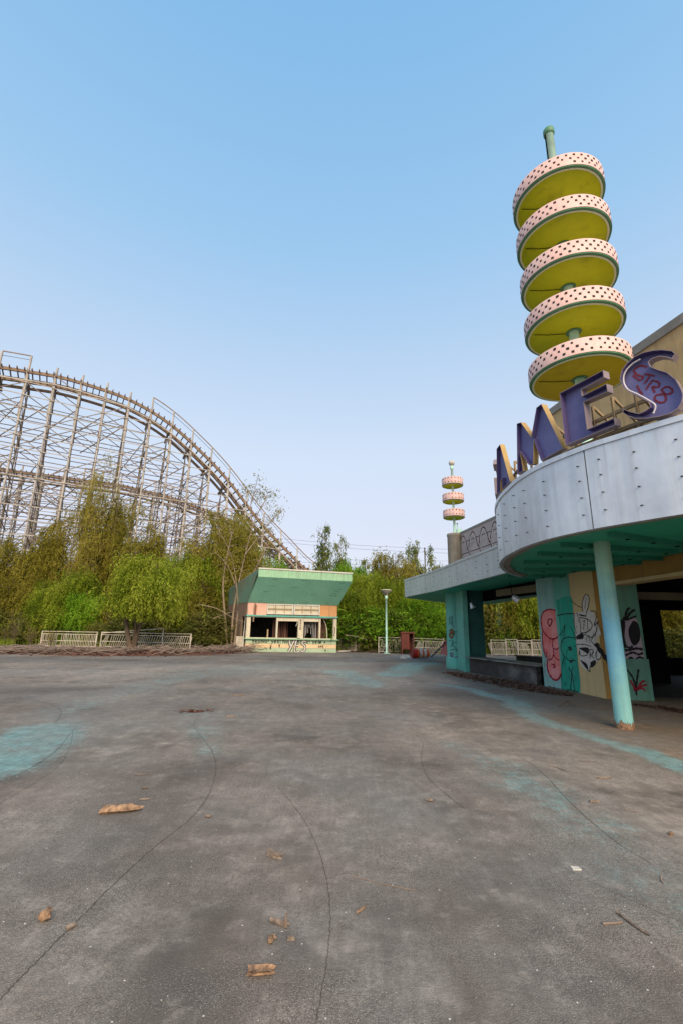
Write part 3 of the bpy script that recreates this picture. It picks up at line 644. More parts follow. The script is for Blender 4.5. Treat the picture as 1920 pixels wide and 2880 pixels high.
q = MB(); q.slabwall([BA-nn*.1, BB-nn*.1], .602, .65, .4); q.build('counter_top', M_char, pav)
q = MB(); q.slabwall([CA+Vector((.75,.5,0)), CB+nn*.3], 2.88, ZS+.015, .12); q.build('header', M_black, pav)
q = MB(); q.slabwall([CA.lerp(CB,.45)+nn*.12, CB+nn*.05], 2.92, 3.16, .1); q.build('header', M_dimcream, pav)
# parapet wall with sprayed arches, concrete drum base
WA, WB = Vector((6.3,23.9,0)), Vector((7.3,18.2,0))
wallp = thing('parapet_wall', 'grey panelled rooftop wall sprayed with maroon arches behind the low canopy', 'wall', (6.7,21.5,4.0))
dw = (WB-WA).normalized(); nw = Vector((-dw.y,dw.x,0))
q = MB(); q.slabwall([WA, WB], 4.07, 6.62, .25); wp = q.build('wall', M_brick, wallp)
q = MB(); q.slabwall([WA-nw*.03, WB-nw*.03], 6.62, 6.72, .33); q.build('coping', M_greytrim, wallp)
q = MB()
for z in (4.9,5.5,6.1): q.slabwall([WA-nw*.006, WB-nw*.006], z, z+.03, .004)
q.build('joint_line', M_black, wallp)
q = MB(); L_ = (WB-WA).length
for k in range(5):
    a = .0+k*1.12; P = [WA+dw*(a+1.0*t)+Vector((0,0,5.35+1.12*math.sin(math.pi*min(1,.12+t*.80))))-nw*.012 for t in [i/14 for i in range(15)]]
    q.ribbon(P, .055, -nw)
    P = [WA+dw*(a+1.0+.30*t+.05*math.sin(5*t))+Vector((0,0,5.72-.55*t+.35*max(0,t-.8)))-nw*.012 for t in [i/8 for i in range(9)]]; q.ribbon(P, .05, -nw)
q.build('graffiti', M_maroon, wallp)
for k in range(5):
    q = MB(); a = .10+k*1.12; P = [WA+dw*(a+.78*t)+Vector((0,0,5.45+.90*math.sin(math.pi*(.15+.7*t))))-nw*.010 for t in [i/10 for i in range(11)]]; q.ribbon(P, .10, -nw)
    P = [WA+dw*(a+.85+.4*t)+Vector((0,0,5.9-.6*t))-nw*.010 for t in [i/6 for i in range(7)]]; q.ribbon(P, .035, -nw)
    P = [WA+dw*(a+1.22)+Vector((0,0,5.6-1.2*t))-nw*.010 for t in [i/4 for i in range(5)]]; q.ribbon(P, .025, -nw)
    q.build('graffiti', M_wht, wallp)
# big hall block at the back right
hallb = thing('hall_building', 'tall tan stucco hall rising behind the sign letters, grey roof trim', 'building', (12,14,0))
q = MB(); q.prism([(10.1,20.6),(11.08,15.16),(11.5,13.35),(13.2,7.0),(20,7),(20,20.6)], 4.62, 11.9); hb = q.build('wall', M_stucco, hallb)
q = MB(); q.slabwall([(10.0,20.7),(11.0,15.16),(11.42,13.35),(13.14,6.9)], 11.9, 12.25, .5); q.build('roof_trim', M_greytrim, hallb)
q = MB(); q.slabwall([(10.086,20.6),(11.066,15.16),(11.486,13.35),(13.186,7.0)], 9.1, 9.13, .01); q.slabwall([(10.086,20.6),(11.066,15.16),(11.486,13.35),(13.186,7.0)], 6.9, 6.93, .01); q.build('panel_joint', M_frame, hallb)
# ------------------------------------------------------------------ disc towers
def disc(parent, X, Y, zt, Rr, b, cols, under, rows=3, lip=.10, sq=.036):
    D = MB(); D.lathe([(0,zt-.01),(Rr-.03,zt-.005),(Rr,zt-.02),(Rr,zt-b)], (X,Y,0), 72)
    D.lathe([(Rr-.02,zt-b+.002),(Rr-.02,zt-.03)], (X,Y,0), 72)
    for r_ in range(rows):
        z = zt-b*(.22+.56*r_/max(rows-1,1))
        for k in range(cols):
            t = 2*math.pi*(k+.5*(r_ % 2)*(rows > 2))/cols
            if random.random() < .03: continue
            n = Vector((math.cos(t), math.sin(t), 0)); a = Vector((-n.y, n.x, 0)); c = Vector((X,Y,z))+n*(Rr+.004)
            q = sq*(1+.15*random.uniform(-1,1)); up = Vector((0,0,1)); jt = random.uniform(-.4,.4)*q
            D.hexa([c+a*q-up*q-n*.02, c+a*q-up*q, c-a*q-up*q, c-a*q-up*q-n*.02, c+a*q+up*q-n*.02, c+a*q+up*q+a*jt, c-a*q+up*q+a*jt, c-a*q+up*q-n*.02], 1)
    o = D.build('disc', [M_pink, M_dark], parent)
    r1 = MB(); r1.lathe([(Rr-.03,zt-b+.03),(Rr-.012,zt-b-.002),(Rr-.016,zt-b-.045*lip*10),(Rr-lip*.8,zt-b-.055*lip*10),(Rr-lip*.82,zt-b+.02)], (X,Y,0), 72); r1.build('rim', M_rim, o)
    tb = MB(); P = [(X+(Rr-lip*1.15)*math.cos(2*math.pi*k/60), Y+(Rr-lip*1.15)*math.sin(2*math.pi*k/60), zt-b-.05*lip*10) for k in range(61)]
    tb.tube(P, .034*lip*10, 6); tb.build('light_tube', M_lite, o)
    un = MB(); un.lathe([(.02,zt-b-.03*lip*10),(Rr-lip-.05,zt-b-.06*lip*10),(Rr-lip-.01,zt-b+.0)], (X,Y,0), 72); un.build('underside', under, o)
    return o
TX, TY, TZ, TR, TB, TS = 7.526, 13.0, 16.985, 1.493, .519, 1.734
tow = thing('sign_tower', 'tall tower of five stacked pink discs with lime undersides above the sign letters', 'tower', (TX,TY,4.6))
for i in range(5):
    o = disc(tow, TX, TY, TZ-i*TS, TR, TB, 38, M_lime if i < 4 else M_ochre)
    q = MB(); q.tube([(TX,TY,TZ-i*TS-TB-.06),(TX,TY,TZ-i*TS-TB-.0)], .24, 24); q.build('collar', M_rim, o)
    z = TZ-i*TS-TB-.075; q = MB(); q.tube([(TX-.25,TY+.05,z),(TX-.8,TY+.1,z-.02),(TX-1.25,TY+.12,z-.01)], .012, 5); q.build('cable', M_black, o)
q = MB(); q.tube([(TX,TY,4.6),(TX,TY,TZ+3.0)], .15, 24); q.build('pole', M_pole, tow)
q = MB(); q.lathe([(.15,TZ+2.74),(.18,TZ+2.76),(.195,TZ+2.8),(.195,TZ+2.98),(.175,TZ+3.0),(.175,TZ+3.02),(.12,TZ+3.03),(.11,TZ+3.08),(.0,TZ+3.085)], (TX,TY,0), 24); q.build('pole_cap', M_rim, tow)
q = MB(); q.beam((TX-.155,TY-.02,TZ),(TX-.155,TY-.02,TZ+2.75), .03,.05); q.build('conduit', M_black, tow)
# the small one
sx = aty(1273,1400,24); SX, SY = sx.x, 24.0
pz = lambda y, x=1273: aty(x,y,24).z
sm = thing('small_sign_tower', 'small tower of three pink discs topped by a white ball on a concrete drum', 'tower', (SX,SY,4.06))
SR = .575
for yt, yb in ((1347,1372),(1391,1416),(1436,1460)):
    zt, zb = pz(yt), pz(yb); disc(sm, SX, SY, zt, SR, .40, 20, M_lime, rows=2, lip=.05, sq=.026)
q = MB(); q.tube([(SX,SY,4.06),(SX,SY,pz(1320))], .062, 16); q.build('pole', M_pole, sm)
q = MB(); q.lathe([(.065,pz(1321)),(.10,pz(1319)),(.10,pz(1313)),(.065,pz(1311)),(.05,pz(1306))], (SX,SY,0), 16); q.build('collar', M_pole, sm)
q = MB(); bz = pz(1302.5); q.lathe([(.165*math.sin(math.pi*k/14)+1e-4, bz+.165*math.cos(math.pi*k/14)) for k in range(15)], (SX,SY,0), 24); q.build('ball', M_white, sm)
q = MB(); q.lathe([(.0,pz(1503)+.02),(.40,pz(1503)+.02),(.42,pz(1503)),(.42,pz(1509)),(.40,pz(1510)),(.40,4.06)], (SX,SY,0), 28); q.build('drum_base', M_conc, sm)
q = MB(); q.box(SX+.12,SX+.38,SY-.1,SY+.1,pz(1503)+.02,pz(1488)); q.build('switch_box', M_pole, sm)
q = MB(); q.tube([(SX+.15,SY-.05,pz(1488)),(SX+.15,SY-.05,pz(1472))], .03, 6); q.tube([(SX+.03,SY-.05,pz(1472)),(SX+.2,SY-.05,pz(1472))], .02, 6); q.build('conduit', M_pole, sm)
# ------------------------------------------------------------------ channel letters
def inset(P, e):
    n = len(P); out = []
    for i in range(n):
        a, b, c = P[i-1], P[i], P[(i+1) % n]
        d1 = (b-a).normalized(); d2 = (c-b).normalized(); n1 = Vector((-d1.y,d1.x)); n2 = Vector((-d2.y,d2.x))
        m = n1+n2; m = m/max(m.length_squared,.35)*2 if m.length > .1 else n1
        out.append(b+m*e*.5*1.0)
    return out
def letter(poly, A, B, H_, z0, label, outer, dep=.15, name='sign_letter', pts3=None, frame=None):
    A, B = Vector(A), Vector(B); d = (B-A).normalized(); n = Vector((d.y,-d.x,0)); W = (B-A).length
    if n.x > 0: n = -n
    P = [Vector((u*W, v*H_)) for u, v in poly]
    area = sum(a.x*b.y-b.x*a.y for a, b in zip(P, P[1:]+P[:1]))
    if area < 0: P.reverse()
    I = inset(P, .018)
    t = thing(name, label, 'sign letter', (A.x,A.y,z0), 'channel letters of the rooftop sign')
    w3 = lambda p, o: A+d*p.x+Vector((0,0,z0+p.y))+n*o
    m = MB(); N_ = len(P); m.add([w3(p,0) for p in P]+[w3(p,.015) for p in I], [tuple(range(N_))][:1]+[tuple(range(N_,2*N_))])
    back = m.build('back_panel', M_purple2, t)
    o = MB()
    for i in range(N_):
        j = (i+1) % N_
        dx = P[j]-P[i]; 
        o.add([w3(P[i],-.003), w3(P[j],-.003), w3(P[j],dep), w3(P[i],dep)], [(0,1,2,3)], 1 if dx.y > .15*abs(dx.x)+.02 else 2)
        o.add([w3(I[i],.0), w3(I[i],dep), w3(I[j],dep), w3(I[j],.0)], [(0,1,2,3)], 0)
        o.add([w3(P[i],dep), w3(P[j],dep), w3(I[j],dep), w3(I[i],dep)], [(0,1,2,3)], 2)
    o.build('return_edge', [M_purple, outer, M_mauve], t)
    return t, back, d, n
ZL = 4.95
LG, LG_d, _, _ = letter([(.0,.35),(.12,.1),(.35,0),(.75,.0),(1,.12),(1,.5),(.62,.5),(.62,.36),(.78,.36),(.78,.2),(.5,.16),(.3,.3),(.28,.62),(.42,.82),(.68,.84),(.82,.72),(1,.82),(.82,1),(.4,1),(.1,.84)], (4.60,12.35,0), (4.10,11.3,0), 1.17, ZL, 'purple letter G seen edge on at the far end of the sign', M_mauve, .13)
letter([(0,0),(.28,0),(.34,.22),(.46,.24),(.42,0),(1,0),(.5,1),(.22,1)], (4.0,10.95,0), (3.95,9.9,0), 1.14, ZL, 'purple letter A with gold edge, second from the far end', M_gold, .11)
letter([(0,0),(.15,0),(.11,.40),(.29,.05),(.39,.03),(.45,.45),(.56,0),(1,0),(.68,1),(.57,1),(.40,.53),(.19,.95),(.09,.98)], (3.93,9.42,0), (4.22,7.93,0), 1.16, ZL, 'purple letter M with gold edges between the A and the E', M_gold, .12)
letter([(0,0),(1,0),(1,.12),(.48,.12),(.48,.62),(.95,.60),(.95,.74),(.46,.74),(.46,.86),(.92,.87),(.92,1),(0,1)], (4.22,7.83,0), (4.62,6.95,0), 1.06, ZL, 'purple letter E with thin arms standing below the lowest disc', M_mauve)
SA, SB = Vector((4.66,6.66,0)), Vector((5.06,6.12,0))
SPX = [(1068,520),(1085,450),(1120,400),(1180,345),(1250,310),(1330,292),(1400,287),(1480,295),(1508,318),(1480,360),(1440,345),(1380,340),(1320,360),(1295,385),(1310,420),(1370,445),(1440,465),(1510,520),(1550,590),(1568,640),(1560,700),(1530,750),(1470,790),(1380,815),(1280,830),(1190,830),(1130,810),(1090,785),(1095,752),(1150,775),(1220,790),(1270,770),(1310,740),(1300,700),(1240,670),(1160,630),(1100,590)]
Z1 = lambda x, y: (1360+x/2.8, 880+y/2.8)
dS = (SB-SA).normalized(); nS = Vector((dS.y,-dS.x,0)); nS = -nS if nS.x > 0 else nS
FA, FB = SA+nS*.15, SB+nS*.15
Sp = [onwall(*Z1(*p), FA, FB) for p in SPX]
sc = [((p-FA).dot(dS), p.z) for p in Sp]; u0_ = min(a for a,b in sc); z0_ = min(b for a,b in sc)
S0 = SA+dS*u0_
LS, LSb, dS, nS = letter([(a-u0_, b-z0_) for a,b in sc], S0, S0+dS, 1.0, z0_, 'fat purple letter S with red tag, nearest end of the sign', M_mauve)
def ong(p, o): return onwall(*Z1(*p), SA+nS*o, SB+nS*o)
q = MB()
for ln in [[(1283,425),(1230,415),(1182,450),(1205,485),(1252,505),(1225,527),(1172,490)], [(1262,482),(1300,485),(1342,497)], [(1308,487),(1290,520),(1262,555)], [(1325,530),(1300,565),(1275,603)],
           [(1322,530),(1372,545),(1375,580),(1322,580)], [(1322,580),(1335,605),(1345,628)], [(1398,600),(1440,580),(1480,600),(1475,630),(1420,640),(1360,645),(1345,680),(1390,705),(1430,690),(1425,645),(1395,600)], [(1205,570),(1225,610),(1250,640)]]:
    P = spline([ong(p,.022) for p in ln], 6); q.ribbon(P, .03, nS)
q.build('graffiti', mat('red_tag', (.22,.03,.05), bump=0), LSb)
q = MB(); P = spline([ong(p,.09) for p in [(1235,362),(1170,400),(1115,460),(1098,530),(1130,600),(1210,640),(1300,690),(1350,730),(1335,790)]], 6); q.tube(P, .014, 8)
q.build('neon_tube', mat('neon_glass', (.75,.72,.75), rough=.2, bump=0), LSb)
fr = thing('steel_scaffold', 'rusty tan steel frame carrying the purple sign letters along the canopy edge', 'frame', (4.6,9,4.75))
FP = [Vector(p) for p in [(4.72,12.4,0),(4.28,11.2,0),(4.12,10.3,0),(4.08,9.3,0),(4.22,8.35,0),(4.50,7.5,0),(4.82,6.8,0),(5.3,6.1,0),(5.9,5.5,0)]]
FS = spline(FP, 4)
for z, of in ((4.80,0.0),(4.94,0.0),(4.86,.35),(5.06,.30),(5.30,.05)):
    m = MB()
    PP = []
    for i, p in enumerate(FS):
        dd_ = (FS[min(i+1,len(FS)-1)]-FS[max(i-1,0)]).normalized(); PP.append(p+Vector((-dd_.y,dd_.x,0))*(of-.02)+Vector((0,0,z)))
    for a, b in zip(PP, PP[1:]): m.beam(a, b, .05, .055)
    m.build('rail', M_frame, fr)
for i in range(0, len(FS)-1, 2):
    p = FS[i]; d = (FS[i+1]-p).normalized(); nn_ = Vector((-d.y,d.x,0))
    q = MB(); q.beam(p+Vector((0,0,4.6)), p+Vector((0,0,4.95)), .07, .07); q.build('upright', M_frame, fr)
    p2_ = FS[i+1]; q = MB(); q.beam(p+nn_*.30+Vector((0,0,4.70)), p2_+nn_*.30+Vector((0,0,5.06)), .04, .04); q.beam(p2_+nn_*.30+Vector((0,0,5.06)), (FS[i+2] if i+2 < len(FS) else p2_+d*.2)+nn_*.30+Vector((0,0,4.70)), .04, .04); q.build('lattice', M_frame, fr)
    q = MB(); q.beam(p+nn_*.03+Vector((0,0,5.6)), p+nn_*1.0+d*.25+Vector((0,0,4.6)), .04, .04); q.build('brace', M_frame, fr)
    q = MB(); q.beam(p+Vector((0,0,4.93)), p+nn_*.36+d*.3+Vector((0,0,4.86)), .035, .035); q.build('strut', M_frame, fr)
    q = MB(); q.beam(p+nn_*.02+Vector((0,0,4.93)), p+nn_*.02+Vector((0,0,5.6)), .04, .04); q.build('upright', M_frame, fr)
# spotlights under the low canopy
for i, (px, py, Y, lab, tilt) in enumerate([(1326,1703,19.6,'small aluminium spotlight hanging beside the far column',(.10,0,-.25)), (1448,1683,16.0,'round aluminium floodlight hanging above the counter',(.22,-.05,-.16))]):
    p = aty(px, py, Y); t = thing('spotlight', lab, 'spotlight', (p.x,p.y,ZS), 'floodlights under the low canopy')
    dv = Vector(tilt).normalized(); L_ = .24 if i == 0 else .24
    q = MB(); q.tube([(p.x-.15,p.y,ZS+.01),(p.x-.1,p.y,p.z+.12),p-dv*L_*.4], .016, 6); q.build('arm', M_black, t)
    q = MB(); q.tube([p-dv*L_*.5,p-dv*L_*.3,p+dv*L_*.2,p+dv*L_*.5], [.04,.07,.10,.135] if i == 0 else [.05,.09,.12,.125], 16); q.build('lamp_head', M_alu, t)
# ------------------------------------------------------------------ refreshment kiosk
K0 = Vector((-6.37,32.48,0)); KU = Vector((6.19,.92,0)).normalized(); KD = Vector((-.5,.866,0)); KW = 6.26
KN = Vector((KU.y,-KU.x,0))          # outward
def K(a, b, z, o=0.0): return K0+KU*a+KD*b+KN*o+Vector((0,0,z))
ki = thing('kiosk', 'abandoned green and salmon kiosk with flared canopy, broken windows and YES graffiti', 'kiosk', (-3.5,33.5,0))
def kbox(m, a0, a1, b0, b1, z0, z1, o0=0, o1=None, mi=0):
    o1 = o0 if o1 is None else o1
    return m.hexa([K(a0,b0,z0,o0),K(a1,b0,z0,o0),K(a1,b1,z0),K(a0,b1,z0),K(a0,b0,z1,o1),K(a1,b0,z1,o1),K(a1,b1,z1),K(a0,b1,z1)], mi)
KB = 4.8
q = MB()
kbox(q, -.02,.1,.16,KB,0,.9); kbox(q, -.02,.1,.16,KB,2.35,4.6); kbox(q, -.02,.1,1.2,KB,.9,2.35); q.build('side_wall', M_kwood, ki)
q = MB(); kbox(q, KW-.1,KW+.02,.16,KB,0,.9); kbox(q, KW-.1,KW+.02,.16,KB,2.35,4.5); kbox(q, KW-.1,KW+.02,2.2,KB,.9,2.35); q.build('side_wall', M_kwood, ki)
q = MB(); kbox(q, .1,KW-.1,KB-.1,KB,0,4.5); q.build('back_wall', M_char, ki)
q = MB(); kbox(q, .1,KW-.1,.2,KB-.1,2.75,2.85); q.build('ceiling', M_black, ki)
q = MB(); kbox(q, .1,KW-.1,.2,KB-.1,.012,.05); q.build('floor', M_black, ki)
for z0, z1, m in ((.0,.27,M_sage),(.275,.545,M_peach),(.55,.83,M_sage)):
    q = MB(); kbox(q, 0,KW,0,.14,z0,z1,.02,0); q.build('clapboard', m, ki)
q = MB(); kbox(q, -.1,KW+.1,0,.3,.835,.89,.16); sill = q.build('counter_sill', M_mint, ki)
# posts between the windows
for a0, a1, m in ((-.02,.24,M_kcream),(2.02,2.12,M_kcream),(3.55,3.92,M_kcream),(5.02,5.12,M_kcream),(KW-.22,KW,M_kcream)):
    q = MB(); kbox(q, a0,a1,0.0,.14,.892,2.36); q.build('window_post', m, ki)
for a0, a1, tt in ((.26,2.0,0),(2.14,3.53,.22),(3.94,5.0,.22),(5.14,KW-.24,0)):
    q = MB(); kbox(q, a0,a1,.02,.08,.893,.945); kbox(q, a0,a1,.02,.08,2.30-tt,2.355); q.build('window_frame', M_kcream, ki)
q = MB(); kbox(q, -.05,KW+.06,0,.2,2.362,2.46,.10); q.build('beam', M_teal, ki)
q = MB(); kbox(q, 0,1.3,0,.14,2.465,3.30); q.build('upper_board', M_salmon, ki)
q = MB(); kbox(q, 1.305,4.98,0,.14,2.465,3.28); q.build('upper_board', M_kwood, ki)
q = MB(); kbox(q, 4.985,KW,0,.14,2.465,3.26); q.build('upper_board', mat('kiosk_orange',(.58,.30,.12),(.5,.26,.12),streak=.3), ki)
for a0, a1 in ((1.28,3.1),(3.14,5.0)):       # two empty menu frames
    q = MB(); kbox(q, a0+.06,a1-.06,-.05,-.005,2.60,3.17); f = q.build('menu_board', M_kcream, ki)
    q = MB()
    kbox(q, a0,a1,-.1,-.004,2.53,2.60); kbox(q, a0,a1,-.1,-.004,3.17,3.25); kbox(q, a0,a0+.07,-.1,-.004,2.601,3.169); kbox(q, a1-.07,a1,-.1,-.004,2.601,3.169); q.build('frame', M_white, f)
    for k in (1,2):
        x = a0+(a1-a0)*k/3; q = MB(); kbox(q, x-.02,x+.02,-.075,-.051,2.602,3.168); q.build('mullion', M_frame, f)
    for z in (2.83,2.90):
        q = MB(); kbox(q, a0+.08,a1-.08,-.085,-.077,z,z+.03); q.build('mullion', M_frame, f)
M_kside = mat('kiosk_shaded_green', (.11,.24,.17), (.15,.17,.11), rough=.8, scale=.7, streak=.6, streak_col=(.10,.075,.05), grime=.5)  # green darkened and browned, shading of this side put into the colour
# flared canopy: skewed soffit panel, mint band, white edge
FL = 1.75
q = MB()
b0, b1, zt = -.04, -FL, 4.95
q.add([K(-.05,b0,3.30),K(KW+.05,b0,3.24),K(KW+.12,b1,zt-.12),K(-.02,b1,zt)], [(0,1,2,3)]); q.add([K(-.05,b0+.08,3.36),K(KW+.05,b0+.08,3.3),K(KW+.12,b1+.05,zt-.06),K(-.02,b1+.05,zt+.06)], [(3,2,1,0)])
q.build('flared_soffit', M_greenk, ki)
q = MB(); q.hexa([K(-.02,b1,zt+.004),K(KW+.12,b1,zt-.116),K(KW+.12,b1+.1,zt-.116),K(-.02,b1+.1,zt+.004),K(-.02,b1,zt+.52),K(KW+.12,b1,zt+.40),K(KW+.12,b1+.1,zt+.40),K(-.02,b1+.1,zt+.52)]); q.build('fascia_band', M_mint, ki)
q = MB(); q.hexa([K(-.04,b1-.05,zt+.525),K(KW+.16,b1-.05,zt+.405),K(KW+.16,b1+.15,zt+.405),K(-.04,b1+.15,zt+.525),K(-.04,b1-.05,zt+.62),K(KW+.16,b1-.05,zt+.50),K(KW+.16,b1+.15,zt+.50),K(-.04,b1+.15,zt+.62)]); q.build('roof_edge', M_white, ki)
q = MB(); q.add([K(-.04,b0,3.30),K(-.025,b1+.001,zt+.52),K(-.03,KB,4.55),K(-.03,KB,3.30)], [(0,1,2,3)]); q.add([K(.06,b0,3.30),K(.07,b1+.001,zt+.52),K(.06,KB,4.55),K(.06,KB,3.30)], [(3,2,1,0)]); q.build('side_fascia', M_kside, ki)
q = MB(); q.add([K(KW+.04,b0,3.30),K(KW+.10,b1+.001,zt+.40),K(KW+.03,KB,4.45),K(KW+.03,KB,3.30)], [(3,2,1,0)]); q.build('side_fascia', M_kside, ki)
q = MB(); q.hexa([K(-.02,b1+.1,zt+.45),K(KW+.12,b1+.1,zt+.33),K(KW,KB,4.42),K(0,KB,4.5),K(-.02,b1+.1,zt+.55),K(KW+.12,b1+.1,zt+.43),K(KW,KB,4.52),K(0,KB,4.6)]); q.build('roof', M_conc, ki)
# rust drips and hole marks on the flare
q = MB()
nf = (K(KW,b0,3.27)-K(0,b0,3.27)).cross(K(0,b1,zt)-K(0,b0,3.27)).normalized(); nf = -nf if nf.z > 0 else nf
def onflare(a, t): return K(a, b0+(b1-b0)*t, 0)+Vector((0,0,3.30-.06*a/KW+(zt-.06*a/KW-3.30)*t))
rnd = random.Random(3)
for ca in (2.3,3.9,5.4):
    for r_ in range(4):
        for c_ in range(5):
            if rnd.random() < .3: continue
            a = ca+c_*.10+r_*.05; t = .38+r_*.09+rnd.uniform(-.01,.01); l = rnd.uniform(.015,.05)
            q.ribbon([onflare(a,t), onflare(a+.01,t+l)], .028, nf, lift=.006)
for a, t in [(x+j*.1, tt) for x, tt in ((.75,.44),(.95,.66),(1.0,.92),(3.0,.93),(5.6,.9),(.6,.06),(2.2,.06),(3.8,.06),(5.3,.06)) for j in range(4)]:
    q.ribbon([onflare(a,t), onflare(a+.01,t+.03)], .025, nf, lift=.006)
q.build('bolt_marks', M_blk, ki)
q = MB()
for ca in (.5,.6,1.4,1.5,2.5,2.6,2.7,2.8,4.3,5.4,5.5,5.6,5.7):
    a = ca+rnd.uniform(-.03,.03); q.ribbon([K(a,b1-.004,zt+.50-.1*a/KW), K(a,b1-.004,zt+.50-.1*a/KW-rnd.uniform(.15,.42))], .018, KN)
q.build('drip_marks', M_lip, ki)
# hand written strokes on the kiosk
GLY = {'y':[[(0,.9),(.28,.4)],[(.6,.95),(.2,-.25)]], 'e':[[(.05,.4),(.5,.48),(.42,.75),(.15,.7),(.05,.35),(.2,.05),(.5,.12)]], 's':[[(.48,.8),(.15,.78),(.12,.5),(.45,.38),(.42,.05),(.05,.08)]],
       '!':[[(.1,1),(.1,.32)],[(.1,.08),(.1,0)]], 'N':[[(0,0),(.03,1),(.5,.05),(.55,1)]], 'o':[[(.3,.75),(.05,.5),(.15,.05),(.42,.1),(.5,.5),(.3,.75)]], 'Y':[[(0,1),(.28,.5)],[(.62,1),(.2,0)]],
       'S':[[(.5,.9),(.2,1),(.05,.75),(.45,.5),(.5,.2),(.25,0),(.02,.15)]], 'Z':[[(.02,.95),(.5,.95),(.05,.05),(.52,.05)]], 'O':[[(.3,1),(.05,.7),(.08,.2),(.3,0),(.52,.25),(.5,.75),(.3,1)]], '3':[[(.05,.95),(.45,.9),(.2,.55),(.5,.3),(.3,0),(.02,.1)]], 'C':[[(.5,.9),(.15,.9),(.02,.45),(.2,.03),(.52,.1)]],
       'E':[[(.5,1),(.08,.95),(.05,.05),(.5,0)],[(.08,.52),(.4,.52)]], 'A':[[(0,0),(.28,1),(.52,0)],[(.1,.4),(.45,.4)]], '*':[[(0,.5),(.5,.5)],[(.1,.1),(.4,.9)],[(.4,.1),(.1,.9)]], '.':[[(.1,.4),(.12,.5)]], 'v':[[(0,.9),(.25,.2),(.5,1)],[(.25,.6),(.25,0)]]}
def write(mb, txt, a, z, h, wd, kx=1.0, o=.03, vert=False, jig=.03, tilt=0):
    r_ = random.Random(hash_(txt))
    for ch in txt:
        if ch == ' ': a += h*.45*kx; continue
        hh = h*(1+r_.uniform(-.1,.1))
        for st in GLY[ch]:
            P = [K(a+(x*kx+r_.uniform(-jig,jig)+tilt*y)*hh, 0, z+y*hh+r_.uniform(-jig,jig)*hh, o) for x, y in st]
            mb.ribbon(spline(P, 4) if len(P) > 2 else P, wd, KN)
        if vert: z -= h*1.25
        else: a += h*kx*(.75 if ch not in '!.' else .4)
def hash_(s): return sum(ord(c)*(i+3) for i, c in enumerate(s))
def words(items, m):
    for txt, a, z, h, wd, kx in items:
        for wtxt in txt.split(' '):
            if wtxt: q = MB(); write(q, wtxt, a, z, h, wd, kx); q.build('graffiti', m, ki)
            a += h*kx*sum(.75 if c not in '!.' else .4 for c in wtxt)+h*.45*kx
words([('yes!No! yes! No! yes! No! yes!', .42, .60, .20, .042, 1.30), ('.*. *..', 5.0, .60, .17, .03, 1.1), ('A*E ..', 5.0, .32, .17, .035, 1.1), ('. * .', 5.3, .06, .16, .03, 1.1), ('.. v.', 1.35, .31, .2, .03, 1.2), ('v', 2.25, .30, .24, .04, .8), ('*', 1.65, .16, .2, .03, 1), ('*', 3.35, .1, .18, .03, 1)], M_blk)
q = MB(); write(q, 'YES', 2.85, .03, .80, .17, .75, o=.036, jig=.02, tilt=.12); q.build('graffiti', M_blk, ki)
q = MB(); write(q, 'YES', 2.85, .03,   .80, .085, .75, o=.042, jig=.02, tilt=.12); q.build('graffiti', M_wht, ki)
q = MB(); write(q, 'SZO', 3.64, 2.02, .20, .032, .9, o=.012, vert=True); q.build('graffiti', M_blk, ki); q = MB(); write(q, '.S3C', KW-.18, 1.75, .17, .035, .8, o=.012, vert=True); q.build('graffiti', M_blk, ki)
# torn lining and rags inside, broken battens
for a, b, w_, z0, z1, m in [(.9,2.2,.12,.9,2.7,M_kwood),(.45,3.0,.5,.9,1.35,M_kwood),(1.85,1.2,.08,.6,1.5,M_peach)]:
    q = MB(); kbox(q, a,a+w_,b,b+.08,z0,z1); q.build('inner_board', m, ki)
rnd = random.Random(5)
q = MB()
for k in range(16): 
    a = 2.2+k*.07; kbox(q, a,a+.04,1.1+.15*math.sin(k),1.16+.15*math.sin(k),.8,2.2-.3*rnd.random()*(k > 9))
q.build('curtain', M_curtain, ki)
q = MB()
for k in range(14):
    a = 4.05+k*.075; kbox(q, a,a+.03,.5+.06*math.sin(2*k),.53+.06*math.sin(2*k),1.1+.7*rnd.random() if 2 < k < 10 else .85,2.25)
q.build('hanging_rag', M_rag, ki)
q = MB()
for k in range(9): kbox(q, 5.2+k*.085,5.25+k*.085,.9,.95,.8,2.3)
q.build('curtain', M_curtain, ki)
q = MB(); P = spline([K(5.45,.3,2.25), K(5.62,.3,1.9), K(5.72,.3,1.4), K(5.74,.3,.9)], 5)
for a, b in zip(P, P[1:]): q.beam(a, b, .05, .03)
q.build('bent_trim', M_kcream, ki)
for a, z0, z1, o in [(.42,2.0,3.25,.06)]:
    q = MB(); q.beam(K(a,0,z0,o),K(a+.05,0,z1,o),.10,.04); q.build('hanging_batten', M_woodd, ki)
    q = MB(); q.beam(K(a+.1,0,z0+.45,o+.05),K(a+.12,0,z1-.1,o+.05),.07,.04); q.build('hanging_batten', M_rust, ki)
q = MB(); q.beam(K(3.40,.03,1.75),K(3.56,.03,2.25),.03,.03); q.build('broken_glazing_bar', M_white, ki)
q = MB(); q.tube([K(-.18,.0,.0),K(-.16,.05,.9),K(-.10,.12,2.3)], .03, 8); q.build('downpipe', M_white, ki)
q = MB(); kbox(q, -.62,-.1,.1,.16,.05,1.0); q.build('timber_panel', M_fence2, ki)
